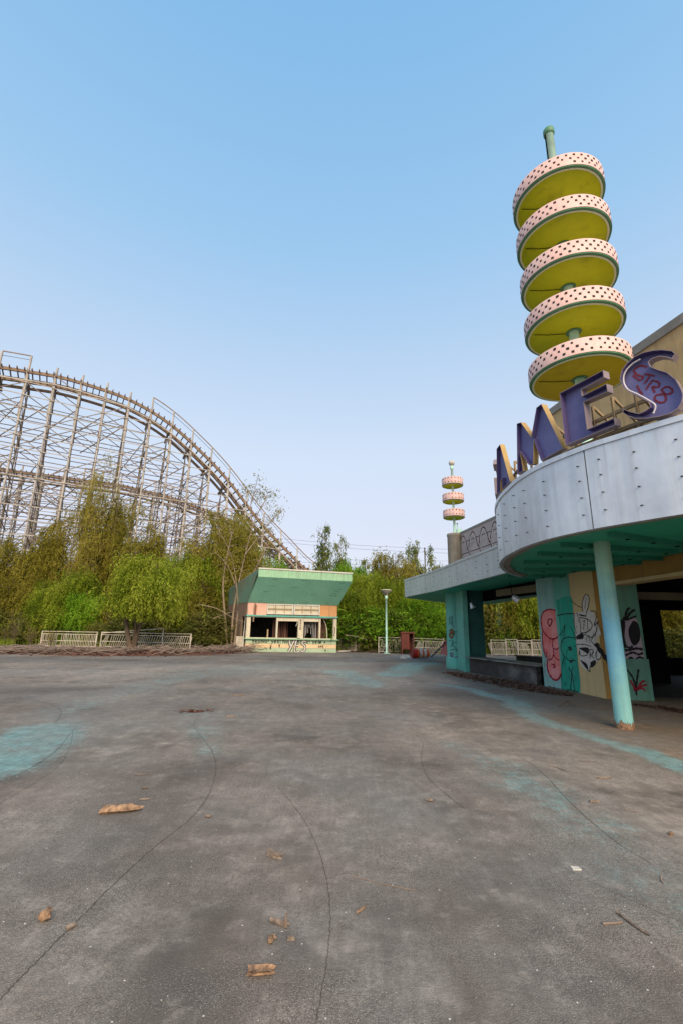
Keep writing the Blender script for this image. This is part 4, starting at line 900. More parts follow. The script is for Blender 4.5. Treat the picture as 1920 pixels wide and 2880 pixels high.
# ------------------------------------------------------------------ railings
def railing(A, B, lab, h=1.08, npk=22, slant=0.0, m=None, top_gap=.17, dz=0.0, seed=1, mid=True, fall=0):
    A, B = Vector(A), Vector(B); m = m or M_fence; r_ = random.Random(seed)
    t = thing('railing', lab, 'railing', (A.x,A.y,0), 'low metal railings round the plaza')
    d = (B-A).normalized(); L_ = (B-A).length; up = Vector((0,0,1))
    for p in (A, B):
        q = MB(); q.beam(p, p+up*(h+.03), .06, .06); q.build('post', m, t)
    for z, nm in ((h,'top_rail'),(h-top_gap,'rail'),(h*.42,'rail'),(.10,'rail')):
        if nm == 'rail' and z == h*.42 and not mid: continue
        q = MB(); q.beam(A+up*z+d*.03, B+up*(z+dz)-d*.03, .045, .04); q.build(nm, m, t)
    pk = MB(); pk.box(-.014,.014,-.012,.012,0,1); me = None
    for k in range(npk):
        if r_.random() < .05: continue
        s_ = (k+.5)/npk*L_; z0, z1 = .12, h-top_gap
        sl_ = slant*(1+.5*math.sin(k*.35+seed))+r_.uniform(-.03,.03)
        p = A+d*s_
        if me is None:
            o = pk.build('picket', m); o.parent = t; me = o.data
        else:
            o = bpy.data.objects.new('picket', me); COL.objects.link(o); o.parent = t
        o.location = p+up*z0-Vector((A.x,A.y,0)); o.scale = (1,1,z1-z0)
        ang = math.atan2(sl_, z1-z0); ax = up.cross(d)
        o.rotation_mode = 'QUATERNION'; o.rotation_quaternion = Matrix.Rotation(ang, 3, ax).to_quaternion()
    return t
def gp3(px, py): return atz(px, py)
railing(gp3(112,1820), gp3(268,1823), 'rusty white railing at the far left, half buried in brush', npk=34, m=M_fence2, seed=2)
railing(gp3(281,1822), gp3(534,1829), 'long white railing left of the kiosk with pickets knocked slanting', npk=44, slant=.30, seed=3)
q = MB(); a, b = gp3(285,1822), gp3(454,1829)
q.beam(a+Vector((0,-.1,1.02)), b+Vector((0,-.1,1.42)), .05, .05); q.beam(b+Vector((0,0,0)), b+Vector((0,0,1.42)), .05, .05)
tag(q.build('bent_rail', M_fence), 'loose white rail tilted up above the slanting railing', 'rail')
railing(gp3(952,1832), gp3(997,1834), 'tan railing close against the right side of the kiosk', npk=22, m=M_fence2, seed=5)
railing(gp3(1000,1834), gp3(1026,1833), 'short tan railing between the kiosk and the dark brush', npk=14, m=M_fence2, seed=6, h=1.0)
q = MB(); a, b = gp3(945,1834), gp3(985,1835); q.tube([a+Vector((0,-.2,.04)), b+Vector((0,-.2,.10))], .045, 8); tag(q.build('fallen_pipe', M_white), 'white pipe lying on the ground right of the kiosk', 'pipe')
railing(gp3(1064,1837), gp3(1126,1837), 'white railing behind the lamp post with slanting pickets', npk=18, slant=.22, seed=7)
railing(gp3(1161,1840), gp3(1248,1840), 'white railing right of the red cabinet with slanting pickets', npk=26, slant=.25, seed=8, dz=-.05)
for i, (x0, x1, y0) in enumerate([(1379,1420,1838),(1421,1452,1838),(1454,1492,1837),(1494,1556,1838)]):
    ra, rb_ = aty(x0,1800,33.4+.15*(i % 2)), aty(x1,1800,33.5+.15*(i % 2)); ra.z = rb_.z = 0
    railing(ra, rb_, ['white railing seen over the counter beside the far column','second white railing from the far column seen over the counter','third white railing from the far column seen over the counter','white railing seen over the counter next to the red painted pier'][i], npk=[14,12,14,20][i], slant=-.2, seed=20+i, h=1.12 if i % 2 else 1.06)
# lamp post
lp = thing('street_lamp', 'slim turquoise lamp post with upturned cone shade in front of the railing', 'street lamp', (3.37,33.75,0))
LZ = aty(1086,1676,33.75).z; lx, ly = 3.37, 33.75
q = MB(); q.tube([(lx,ly,.03),(lx,ly,LZ-.25)], .068, 16); q.build('pole', M_pole, lp)
q = MB(); q.box(lx-.2,lx+.2,ly-.2,ly+.2,0,.04); q.build('base_plate', M_pole, lp)
q = MB(); q.lathe([(.07,LZ-.25),(.095,LZ-.24),(.095,LZ),(.07,LZ+.01)], (lx,ly,0), 16); q.build('collar', M_pole, lp)
q = MB(); q.lathe([(.07,LZ+.01),(.15,LZ+.08),(.26,LZ+.20),(.39,LZ+.37),(.36,LZ+.42),(.2,LZ+.465),(.0,LZ+.48)], (lx,ly,0), 28); q.build('shade', M_frost, lp)
q = MB(); q.lathe([(.39,LZ+.365),(.42,LZ+.38),(.42,LZ+.405),(.36,LZ+.435)], (lx,ly,0), 28)
for t in (.9, 2.99, 5.1): q.tube([(lx+.10*math.cos(t),ly+.10*math.sin(t),LZ-.01),(lx+.40*math.cos(t),ly+.40*math.sin(t),LZ+.365)], .013, 6)
q.build('shade_rim', M_kcream, lp)
# traffic drum on its side
bc = aty(1180.5,1842,28.3); ax = Vector((.985,.17,0))
br = thing('traffic_drum', 'orange and white traffic drum lying on its side on the concrete', 'traffic drum', (bc.x,bc.y,0))
prof = [(.30,0),(.30,.05),(.27,.06),(.27,.30),(.255,.31),(.255,.55),(.245,.56),(.245,.80),(.235,.81),(.235,1.02),(.20,1.06)]
def drum_seg(x0, x1, name, m):
    pts = [(r_,x) for r_, x in prof if x0-.001 <= x <= x1+.001]
    n = 28; vs = []; fs = []; mb = MB(); sd_ = Vector((-ax.y,ax.x,0)); up = Vector((0,0,1)); st = Vector((bc.x,bc.y,.295))-ax*.53
    for k in range(n):
        t = 2*math.pi*k/n
        for r_, x in pts: vs.append(st+ax*x+(sd_*math.cos(t)+up*math.sin(t))*r_)
    mm = len(pts)
    for k in range(n):
        for j in range(mm-1): fs.append((k*mm+j, ((k+1)%n)*mm+j, ((k+1)%n)*mm+j+1, k*mm+j+1))
    mb.add(vs, fs, 0, True); return mb.build(name, m, br)
drum_seg(0,.30,'body', M_orange2); 
prof = [(.272,.30),(.272,.34),(.27,.36),(.258,.43),(.258,.44),(.256,.60),(.256,.61),(.25,.70),(.25,.71),(.248,.86),(.248,.87),(.235,1.02),(.20,1.06),(.001,1.065)]
drum_seg(.30,.43,'body', M_orange); drum_seg(.44,.60,'reflective_band', M_white); drum_seg(.61,.70,'body', M_orange); drum_seg(.71,.86,'reflective_band', M_white); drum_seg(.87,1.07,'body', M_orange)
q = MB(); sd_ = Vector((-ax.y,ax.x,0)); st = Vector((bc.x,bc.y,.295))-ax*.50
q.add([st+(sd_*math.cos(2*math.pi*k/24)+Vector((0,0,1))*math.sin(2*math.pi*k/24))*.275 for k in range(24)], [tuple(range(24))]); q.build('open_end', M_rust, br)
# scattered white rubble next to it
rb = MB(); rnd = random.Random(11)
for k in range(40):
    c = atz(rnd.uniform(1132,1160), rnd.uniform(1846,1853)); s_ = rnd.uniform(.03,.10)
    rb.hexa([c+Vector((rnd.uniform(-1,1)*.3+dx*s_, rnd.uniform(-.2,.2)*.2+dy*s_, dz*s_*.7)) for dx,dy,dz in ((-1,-1,0),(1,-1,0),(1,1,0),(-1,1,0),(-.7,-.8,1),(.8,-.6,1),(.6,.8,1),(-.8,.6,1))])
o = rb.build('rubble', M_white); kind(o, 'stuff'); o['label'] = 'white broken rubble beside the fallen traffic drum'; o['category'] = 'rubble'
# red cabinet
cb = thing('rusty_cabinet', 'rusty red open metal cabinet standing on legs before the brush', 'cabinet', (4.8,33.3,0))
x0, x1, y0, y1 = 4.36, 5.24, 33.05, 33.65
for x in (x0,x1-.06):
    for y in (y0,y1-.06): q = MB(); q.box(x,x+.06,y,y+.06,0,1.40); q.build('leg', M_rust, cb)
q = MB(); q.box(x0-.05,x1+.05,y0-.05,y1+.05,1.405,1.50); q.build('top', M_rust, cb)
q = MB(); q.box(x0,x1,y1-.02,y1+.005,.32,1.40); q.build('back_panel', M_rust, cb)
q = MB(); q.box(x0-.012,x0+.0,y0+.05,y1-.05,.32,1.40); q.build('side_panel', M_rust, cb)
q = MB(); q.box(x1,x1+.012,y0+.05,y1-.05,.32,1.40); q.build('side_panel', M_rust, cb)
q = MB(); q.box(x0+.0,x1,y0+.02,y1-.03,.28,.319); q.build('shelf', M_rust, cb)
q = MB(); q.hexa([(x0+.06,y0-.005,.33),(x0+.52,y0-.10,.33),(x0+.52,y0-.08,.33),(x0+.06,y0+.02,.33),(x0+.06,y0-.005,1.38),(x0+.52,y0-.10,1.36),(x0+.52,y0-.08,1.36),(x0+.06,y0+.02,1.38)]); q.build('door', M_rust, cb)
# tilted board against the far column
tp = aty(1252,1815,30.0)
q = MB(); q.hexa([(tp.x-.38,29.9,.25),(tp.x+.3,30.0,.02),(tp.x+.3,30.06,.02),(tp.x-.38,29.96,.25),(tp.x-.05,30.1,1.05),(tp.x+.63,30.2,.85),(tp.x+.63,30.26,.85),(tp.x-.05,30.16,1.05)])
tag(q.build('leaning_board', M_redp), 'faded red board propped at a slant beyond the far column', 'board')
q = MB(); q.beam((tp.x-1.0,29.8,.0),(tp.x+.05,30.05,.95),.12,.05); tag(q.build('leaning_plank', M_char), 'dark plank leaning on the faded red board', 'plank')
# ------------------------------------------------------------------ litter lying on the slab
def splinter(px, py, ln, wd, ht, rot, m, lab, cat='wood scrap', name='wood_scrap', seed=0, taper=.6):
    c = atz(px, py); r_ = random.Random(seed+int(px)); d = Vector((math.cos(rot), math.sin(rot), 0)); s_ = Vector((-d.y,d.x,0)); n = 14; K_ = 10
    mb = MB(); vs = []; e_ = lambda v: math.copysign(abs(v)**.9, v)
    ridge = [1+.34*r_.uniform(-1,1) for _ in range(K_)]; e0 = [r_.uniform(0,.12) for _ in range(K_)]; e1 = [r_.uniform(0,.32) for _ in range(K_)]
    for i in range(n):
        t = i/(n-1)
        for k in range(K_):
            a = 2*math.pi*(k+.3)/K_; tt = e0[k]+t*(1-e0[k]-e1[k]); sh = 1 if t < .8 else 1-(t-.8)*1.6*(1-taper)
            rr = ridge[k]*(1+.03*r_.uniform(-1,1)+.10*math.sin(t*5+seed+k*.8))*sh
            vs.append(c+d*ln*(tt-.45)+s_*(e_(math.cos(a))*wd*.5*rr+.10*wd*math.sin(t*4+seed))+Vector((0,0,max(.001, ht*.5+e_(math.sin(a))*ht*.5*rr))))
    fs = [(i*K_+k, i*K_+(k+1)%K_, (i+1)*K_+(k+1)%K_, (i+1)*K_+k) for i in range(n-1) for k in range(K_)]
    mb.add(vs, fs); b0 = [vs[k] for k in range(K_)]; b1 = [vs[(n-1)*K_+k] for k in range(K_)]
    for B_ in (b0, b1):
        g_ = sum(B_, Vector())/K_; mb.add(B_+[g_], [(k,(k+1)%K_,K_) for k in range(K_)])
    return tag(mb.build(name, m), lab, cat, 'wood scraps lying on the slab')
splinter(338,2286,.40,.062,.06,R(20),M_chip,'largest split orange log on the left of the slab', seed=1, name='split_log', cat='log')
splinter(770,2410,.145,.042,.035,R(-35),M_chip2,'pale grey brown chunk right of the centre joint line, upper', seed=2)
splinter(733,2742,.145,.038,.034,R(2),M_chip,'bright orange split block nearest the camera', seed=3)
splinter(785,2602,.14,.026,.025,R(-32),M_chip2,'grey stick with an upright splinter at its end', seed=4)
q = MB(); c = atz(800,2610); q.tube([c+Vector((.0,0,.01)), c+Vector((.012,.015,.075))], [.008,.001], 5); tag(q.build('wood_scrap', M_chip), 'tiny upright splinter standing at the end of the grey stick', 'wood scrap', 'wood scraps lying on the slab')
splinter(764,2650,.055,.03,.03,R(60),M_chip,'small torn chip between the grey stick and the orange block', seed=5)
splinter(818,2645,.045,.02,.018,R(5),M_chip2,'small pale stub right of the torn chip', seed=6)
splinter(1014,2562,.09,.020,.012,R(55),M_chip,'thin pale sliver alone in the middle of the slab', seed=7)
splinter(126,2590,.06,.045,.05,R(80),M_chip,'knotty brown lump near the left edge', seed=8)
splinter(200,2612,.06,.03,.02,R(50),M_chip2,'dull flake just right of the knotty lump', seed=9)
splinter(407,2250,.12,.022,.012,R(3),M_chip2,'flat grey slat behind the orange log', seed=10)
splinter(408,2219,.06,.03,.02,R(10),M_chip2,'small grey cube behind the flat slat', seed=11)
splinter(585,2300,.06,.03,.022,R(20),M_chip2,'dark crumb close to the curved joint', seed=12)
splinter(650,2017,.20,.05,.03,R(-4),M_chip2,'pale plank piece far out, right of the dark twig heap', seed=13)
splinter(672,1957,.32,.06,.03,R(4),M_chip2,'farthest pale plank piece on the slab', seed=14)
splinter(1206,2254,.08,.035,.025,R(-12),M_chip2,'pale chunk alone right of centre', seed=15)
splinter(1672,2258,.12,.04,.02,R(-8),M_chip2,'pale flat flake on the right beyond the thin twigs', seed=16)
splinter(1886,2349,.075,.03,.02,R(35),M_chip,'small orange chip near the right edge', seed=17)
splinter(1697,2190,.22,.018,.012,R(2),M_chip,'straight pale stick on the right below the turquoise band', seed=18)
splinter(1655,2143,.30,.010,.008,R(-8),M_chip2,'long thin pale twig below the round post', seed=19)
splinter(400,2180,.20,.02,.012,R(8),M_chip2,'thin grey slat farther behind the orange log', seed=20)
def twig(pts, r_, lab, m=None):
    P = [atz(*p)+Vector((0,0,r_*.8)) for p in pts]; q = MB(); q.tube(spline(P,4), [r_]*((len(P)-1)*4)+[r_*.4], 6)
    tag(q.build('twig', m or M_twig), lab, 'twig', 'twigs lying on the slab')
twig([(1735,2570),(1780,2605),(1828,2636)], .008, 'long dark twig near the lower right edge', M_chip2)
twig([(1693,2602),(1730,2600),(1750,2597)], .007, 'short brown twig left of the long dark twig')
twig([(1540,2155),(1565,2160),(1590,2170)], .008, 'short dark twig on the teal stain')
twig([(1570,1990),(1595,1972),(1610,1985),(1622,1990)], .012, 'bent wire like twig in front of the cream pier')
twig([(990,2465),(1080,2490),(1180,2508)], .003, 'hair thin twig line in the middle foreground')
twig([(1858,2465),(1860,2480),(1866,2488)], .005, 'small curled twig at the right edge')
twig([(1760,2280),(1790,2286)], .006, 'little twig right of the pale flat flake')
q = MB(); c = atz(1619,2445); q.hexa([c+Vector(v) for v in ((-.03,-.02,0),(.03,-.02,0),(.03,.02,0),(-.03,.02,0),(-.03,-.02,.006),(.03,-.018,.008),(.028,.02,.006),(-.03,.022,.010))])
tag(q.build('paper_scrap', M_white), 'small white paper scrap on the right of the slab', 'paper')
pb = MB(); rnd = random.Random(21)
for k in range(110):
    px, py = rnd.uniform(-60,1980), 1880+1000*rnd.random()**1.6
    c = atz(px, py); 
    s_ = rnd.uniform(.002,.005)*(1+.05*c.y)
    pb.add([c+Vector((dx*s_,dy*s_,dz*s_)) for dx,dy,dz in ((1,0,.3),(0,1,.3),(-1,0,.3),(0,-1,.3),(0,0,1),(0,0,0))], [(0,1,4),(1,2,4),(2,3,4),(3,0,4),(1,0,5),(2,1,5),(3,2,5),(0,3,5)])
o = pb.build('pale_pebbles', M_stone); kind(o, 'stuff'); o['label'] = 'tiny pale pebbles sprinkled over the slab'; o['category'] = 'pebbles'
# dead leaf drift along the counter and the brush line
def drift(name, path, w0, h0, n, seed, lab, twn=0):
    r_ = random.Random(seed); P = spline(path, 10); mb = MB(); N_ = len(P); k_ = 7; vs = []
    for i, p in enumerate(P):
        d = (P[min(i+1,N_-1)]-P[max(i-1,0)]).normalized(); s_ = Vector((-d.y,d.x,0)); e = math.sin(math.pi*i/(N_-1))**.5
        for k in range(k_):
            t = k/(k_-1)*2-1; nz = noise.noise(p*1.3+s_*t*2)
            vs.append(p+s_*t*w0*(e+.02)*(1+.35*noise.noise(p*.9+Vector((0,0,t*3))))+Vector((0,0,max(.004,(1-t*t)*h0*e*(.7+.7*nz)))))
    mb.add(vs, [(i*k_+k, i*k_+k+1, (i+1)*k_+k+1, (i+1)*k_+k) for i in range(N_-1) for k in range(k_-1)], 0, True)
    for _ in range(n):
        i = r_.randrange(N_); d = (P[min(i+1,N_-1)]-P[max(i-1,0)]).normalized(); s_ = Vector((-d.y,d.x,0)); e = math.sin(math.pi*i/(N_-1))**.5
        t = r_.gauss(0,.62); c = P[i]+s_*t*w0*e+d*r_.uniform(-.3,.3)+Vector((0,0,max(.01,(1-t*t)*h0*e*.9)+.01)); s2 = r_.uniform(.025,.07)*(1.0 if w0 < 1 else 1.8); a = r_.uniform(0,6.28)
        u_ = Vector((math.cos(a),math.sin(a),r_.uniform(-.4,.4)))*s2; v_ = Vector((-math.sin(a),math.cos(a),r_.uniform(-.4,.4)))*s2*.5
        mb.add([c-u_,c+v_,c+u_,c-v_], [(0,1,2,3)], 1)
    for _ in range(twn):
        i = r_.randrange(N_); d = (P[min(i+1,N_-1)]-P[max(i-1,0)]).normalized(); s_ = Vector((-d.y,d.x,0))
        c = P[i]+s_*r_.gauss(-.1,.5)*w0+Vector((0,0,r_.uniform(.03,h0*1.3))); a = r_.gauss(0,.5); l = r_.uniform(.4,1.5)
        u_ = (d*math.cos(a)+s_*math.sin(a))*l*.5+Vector((0,0,r_.uniform(-.12,.22))); c.z += abs(u_.z)*.6
        mb.tube([c-u_,c+Vector((0,0,r_.uniform(-.03,.06)))+s_*r_.uniform(-.1,.1),c+u_], [.022,.018,.006], 4, 2, cap=False)
    o = mb.build(name, [M_mulch, M_leafdk, M_twig]); kind(o, 'stuff'); o['label'] = lab; o['category'] = 'debris'; return o
drift('leaf_litter', [atz(1265,1893), atz(1330,1905), atz(1420,1922), atz(1500,1938), atz(1585,1955)], .60, .03, 3600, 31, 'brown leaf litter drifted along the foot of the counter')
drift('leaf_litter', [atz(1800,1985), atz(1860,1992), atz(1930,2005), atz(2010,2020)], .25, .03, 350, 32, 'brown leaf litter under the canopy by the right edge')
drift('fallen_brush', [atz(-160,1838), atz(60,1838), atz(200,1840), atz(330,1842), atz(480,1841), atz(620,1838), atz(700,1834)], 1.25, .28, 2600, 33, 'reddish brown heap of fallen branches and leaves along the brush line', 520)
drift('fallen_brush', [atz(550,2003)+Vector((-.17,0,0)), atz(550,2003), atz(550,2001)+Vector((.17,.05,0))], .10, .03, 40, 34, 'little dark heap of twigs on the open slab', 0)
drift('leaf_litter', [atz(940,1834), atz(1010,1834), atz(1100,1836), atz(1260,1838)], .5, .06, 700, 35, 'dark leaf litter along the railings right of the kiosk', 30)
# ------------------------------------------------------------------ wooden roller coaster
def interp(tab, k):
    if k <= tab[0][0]: return tab[0][1]
    for (a, va), (b, vb) in zip(tab, tab[1:]):
        if k <= b: return va+(vb-va)*(k-a)/(b-a)
    return tab[-1][1]
UPV = Vector((0,0,1))
def coaster(name, label, P0, dk, tab, k0, k1, far, railks, levels, dens=1.0, tie_parts=100, seed=1):
    P0 = Vector((*P0,0)); dk = Vector((*dk,0)); d = dk.normalized(); n = Vector((-d.y,d.x,0)); rn = random.Random(seed)
    t = thing(name, label, 'roller coaster', P0)
    Z = lambda k: interp(tab, k)
    pos = lambda k, o, z: P0+dk*k+n*o+UPV*z
    def sm(k): return (Z(k-.5)+Z(k)*2+Z(k+.5))/4
    # running rails and the beams under them
    fine = [k0+(k1-k0)*i/((k1-k0)*4) for i in range(int((k1-k0)*4)+1)]
    for o, dz, w_, h_, m, nm in ((.12,-.05,.24,.36,M_woodd,'stringer'),(far-.75,-.10,.30,.34,M_woodd,'stringer'),(far+.1,-.62,.2,.34,M_woodd,'stringer'),(.25,.2,.10,.09,M_steel,'rail'),(far-.9,.2,.10,.09,M_steel,'rail')):
        q = MB()
        for a, b in zip(fine, fine[1:]): q.beam(pos(a,o,sm(a)+dz), pos(b,o,sm(b)+dz), w_, h_, mi=0)
        q.build(nm, m, t)
    st = MB(); cnt = 0; k = k0; tm = None
    while k < k1:
        z = sm(k)+.22+.0
        a, b = pos(k,-.45,z-.02), pos(k,far+.0,z-.16)
        if cnt < tie_parts:
            q = MB(); q.beam(a, b, .12, .16); q.build('tie', M_woodd, t)
        else: st.beam(a, b, .13, .17)
        cnt += 1; k += .26
    if cnt > tie_parts: kind(st.build('ties', M_woodd, t), 'stuff')
    # bents
    for k in range(math.ceil(k0), int(k1)+1):
        q = MB(); z = sm(k); hi = z+(2.1 if k in railks else 1.1)
        for o2 in (0,): q.beam(pos(k,0,-.1), pos(k,0,hi), .17,.17, mi=0)
        q.beam(pos(k,-.02,hi*.0+z-6 if z > 8 else 0)-d*.16, pos(k,-.02,z+.4)-d*.14, .07,.11, mi=0)
        q.beam(pos(k,far,-.1), pos(k,far,z+.2), .14,.14, mi=1)
        bo = .26*z+far; q.beam(pos(k,far+.15,z*.92), pos(k,bo,-.1), .13,.13, mi=1)
        q.beam(pos(k,far+.1,z*.60), pos(k,far+1.2+.12*z,-.1), .11,.11, mi=1)
        q.beam(pos(k,-.35,z-.12), pos(k,far+1.5,z-.75), .14,.34, mi=1); q.beam(pos(k,.3,z-1.6), pos(k,far+1.2,z-.9), .09,.2, mi=1)
        lv = [l for l in levels if l < z-1.0]
        prev = None
        for j, l in enumerate(lv):
            ob = far+.15+(bo-far)*(1-l/(z*.92)) if l < z*.92 else far+.2
            if (j+k) % 3: q.beam(pos(k,0,l)+d*.14, pos(k,ob,l)+d*.14, .06,.15, mi=1)
            if prev is not None:
                pl, po = prev
                if (j+k) % 3 == 1: q.beam(pos(k,0,l)-d*.1, pos(k,po,pl)-d*.1, .06,.14, mi=1)
                if (j+k) % 3 == 0: q.beam(pos(k,0,pl)+d*.05, pos(k,far,l)+d*.05, .06,.13, mi=1)
            prev = (l, ob)
        if z > 9:
            for zz in (z*.88, z*.64, z*.42): q.beam(pos(k,-.05,zz), pos(k-rn.uniform(.9,2.0),far+rn.uniform(.5,3),zz-rn.uniform(2.5,4.5)), .06,.13, mi=1)
        if z > 4: q.beam(pos(k,.1,z-3.2), pos(k,far,z-.5), .10,.22, mi=1)
        q.build('bent', [M_woodl, M_wood], t)
    # ledgers running along the structure, one per level and face
    for o, m in ((-.14,M_woodl),(far+.14,M_wood),(far+3.2,M_wood)):
        for l in levels:
            ks = [k for k in range(math.ceil(k0), int(k1)+1) if sm(k) > l+.8]
            if len(ks) < 2: continue
            q = MB()
            for a, b in zip(ks, ks[1:]):
                if b-a > 1: continue
                q.beam(pos(a-.04,o,l+rn.uniform(-.04,.04)), pos(b+.04,o,l+rn.uniform(-.04,.04)), .05,.10)
            q.build('ledger', m, t)
        br = MB()
        for k in range(math.ceil(k0), int(k1)):
            for j, (l0, l1) in enumerate(zip(levels, levels[1:])):
                if sm(k) < l1 or sm(k+1) < l1: continue
                if (k*3+j) % 4 < 2*dens: 
                    if (k+j) % 2: br.beam(pos(k,o+.06,l0), pos(k+1,o+.06,l1), .05,.10)
                    else: br.beam(pos(k+1,o+.06,l0), pos(k,o+.06,l1), .05,.10)
        kind(br.build('bracing', M_wood, t), 'stuff')
    # follow-the-track brace line under the near stringer, handrails
    q = MB()
    for k in range(math.ceil(k0), int(k1)): q.beam(pos(k,-.16,sm(k)-1.3), pos(k+1,-.16,sm(k+1)-1.3), .06,.14)
    q.build('ledger', M_woodl, t)
    rk = sorted(railks)
    for grp in [[a for a in rk if a < 3], [a for a in rk if a >= 3]]:
        if len(grp) < 2: continue
        q = MB(); 
        for a, b in zip(grp, grp[1:]):
            for i in range(4):
                ka, kb = a+(b-a)*i/4, a+(b-a)*(i+1)/4; q.beam(pos(ka,-.02,sm(ka)+2.1), pos(kb,-.02,sm(kb)+2.1), .08,.12)
        q.build('handrail', M_woodd, t)
        q = MB()
        for a, b in zip(grp, grp[1:]): q.tube([pos(a,0,sm(a)+1.55), pos(b,0,sm(b)+1.55)], .03, 4)
        q.build('cable', M_steel, t)
    return t
tabA = [(-3,30.2),(-1,31.3),(0,31.6),(1,32.0),(2,31.9),(3,31.7),(4,31.3),(5.4,29.9),(6.4,28.3),(7.4,26.2),(8.4,24.0),(9.4,21.3),(10.4,18.1),(11.4,15.3),(12.5,12.9),(13.6,10.2),(15,8.0),(17,6.6),(20,7.4),(24,8)]
lev = [1.2+1.7*i for i in range(19)]
coaster('roller_coaster', 'tall weathered wooden roller coaster hill, its track dropping to the right', (-38.75,50), (2.47,1.5), tabA, -3, 19, 3.7, [-1,0,5,6,7,8,9,10,11,12,13,14,15,16], lev, 1.0)
tabB = [(-4,24.6),(0,24.3),(2,24.5),(4,24.6),(6,24.8),(8,24.2),(9,24.0),(10.5,23.0),(12,22),(13,21.3),(15,18.4),(18,14),(21,11.5),(24,10)]
coaster('roller_coaster', 'lower wooden coaster run seen through the trestle of the tall hill', (-52.3,66), (2.42,1.39), tabB, -4, 19, 2.8, [4,5,6,7,8,9,10,11,12,13,14], [1.5+1.9*i for i in range(13)], .9, 60, 2)
# ------------------------------------------------------------------ trees
def tree_mesh(seed, h, spread, stems, nbr, per, ll, lw, droop, lmat, base=.22, rc=.5, fill=1.0, stemr=.09, up=.5, flat=1.0, strands=0, slen=1.2, zmin=0.0):
    r_ = random.Random(seed); T = MB(); Lf = MB(); cl = []
    for s_ in range(stems):
        a = r_.uniform(0,6.28); sp = spread*(.0 if stems == 1 else r_.uniform(.15,.55)); hh = h*r_.uniform(.72,1.0) if s_ else h
        P = [Vector((0.10*math.cos(a)*(stems > 1),0.10*math.sin(a)*(stems > 1),-.05))]
        for i in range(1,6):
            t = i/5; P.append(Vector((math.cos(a)*sp*t**1.4+r_.uniform(-.12,.12)*spread*.5, math.sin(a)*sp*t**1.4+r_.uniform(-.12,.12)*spread*.5, hh*t*.95)))
        SP = spline(P, 3); n_ = len(SP); T.tube(SP, [stemr*h/7*(1-.88*i/(n_-1)) for i in range(n_)], 6)
        for b in range(nbr):
            t = r_.uniform(base, .98); i = int(t*(n_-1)); o = SP[i]; aa = r_.uniform(0,6.28)
            L_ = spread*r_.uniform(.35,.95)*(1.15-.75*t)*flat
            dv = Vector((math.cos(aa), math.sin(aa), up*r_.uniform(.2,1.3))).normalized()
            Q = [o, o+dv*L_*.5+UPV*.1*L_, o+dv*L_+UPV*(-.18*L_*droop)]
            T.tube(Q, [stemr*.42*h/7*(1-t*.5), stemr*.25*h/7, .008], 4, cap=False)
            for u_ in ((.45,.75,1.0) if L_ > .7 else (.8,)):
                c = Q[0].lerp(Q[1], u_*2) if u_ < .5 else Q[1].lerp(Q[2], u_*2-1)
                cl.append((c, rc*r_.uniform(.6,1.25)*(.6+.5*L_/spread)))
        cl.append((SP[-1], rc*.6)); cl.append((SP[int(n_*.8)], rc*.7))
    for c, rr in cl:
        for _ in range(int(per*r_.uniform(.5,1.4))):
            # short hanging or upright sprays, two to four leaves each
            v = Vector((r_.gauss(0,1), r_.gauss(0,1), r_.gauss(0,.8))); p = c+v*rr*.55
            for j in range(r_.choice((1,2,3))):
                l = ll*r_.uniform(.55,1.25); w_ = lw*r_.uniform(.7,1.3)
                dv = Vector((r_.gauss(0,1), r_.gauss(0,1), r_.gauss(0,1))).normalized()*(1-.55*droop)+Vector((0,0,-1.15*droop))+(p-c)*.25
                dv = dv.normalized(); sd_ = dv.cross(Vector((r_.uniform(-1,1), r_.uniform(-1,1), r_.uniform(-1,1)))).normalized()*w_*.5
                Lf.add([p, p+dv*l*.45+sd_, p+dv*l, p+dv*l*.45-sd_], [(0,1,2,3)])
                p = p+dv*l*.7+Vector((r_.uniform(-.05,.05), r_.uniform(-.05,.05), 0))
        for _ in range(strands):
            a = r_.uniform(0,6.28); out = Vector((math.cos(a), math.sin(a), 0)); p = c+Vector((r_.gauss(0,1), r_.gauss(0,1), r_.gauss(0,.7)))*rr*.5
            v = out*r_.uniform(.3,1.0)+UPV*r_.uniform(.0,.6); L_ = slen*r_.uniform(.5,1.3); n_ = int(L_/.11)
            sway = Vector((r_.gauss(0,.12), r_.gauss(0,.12), 0))
            for j in range(n_):
                v = v*.80+Vector((0,0,-1))*.30+sway*.3; p = p+v.normalized()*.11
                if p.z < zmin: break
                for q_ in range(2):
                    b_ = r_.uniform(0,6.28); dv = (v.normalized()*.8+Vector((math.cos(b_), math.sin(b_), -.2))*.75).normalized(); l = ll*r_.uniform(.45,1.0); sd_ = dv.cross(Vector((r_.uniform(-1,1), r_.uniform(-1,1), r_.uniform(-1,1)))).normalized()*lw*.5*r_.uniform(.7,1.2)
                    Lf.add([p, p+dv*l*.45+sd_, p+dv*l, p+dv*l*.45-sd_], [(0,1,2,3)])
    return T, Lf, lmat, h
PROTO = {}
def proto(key, *a, **k): PROTO[key] = [tree_mesh(s, *a, **k) for s in (hash_(key), hash_(key)+5, hash_(key)+9)]
MESH = {}
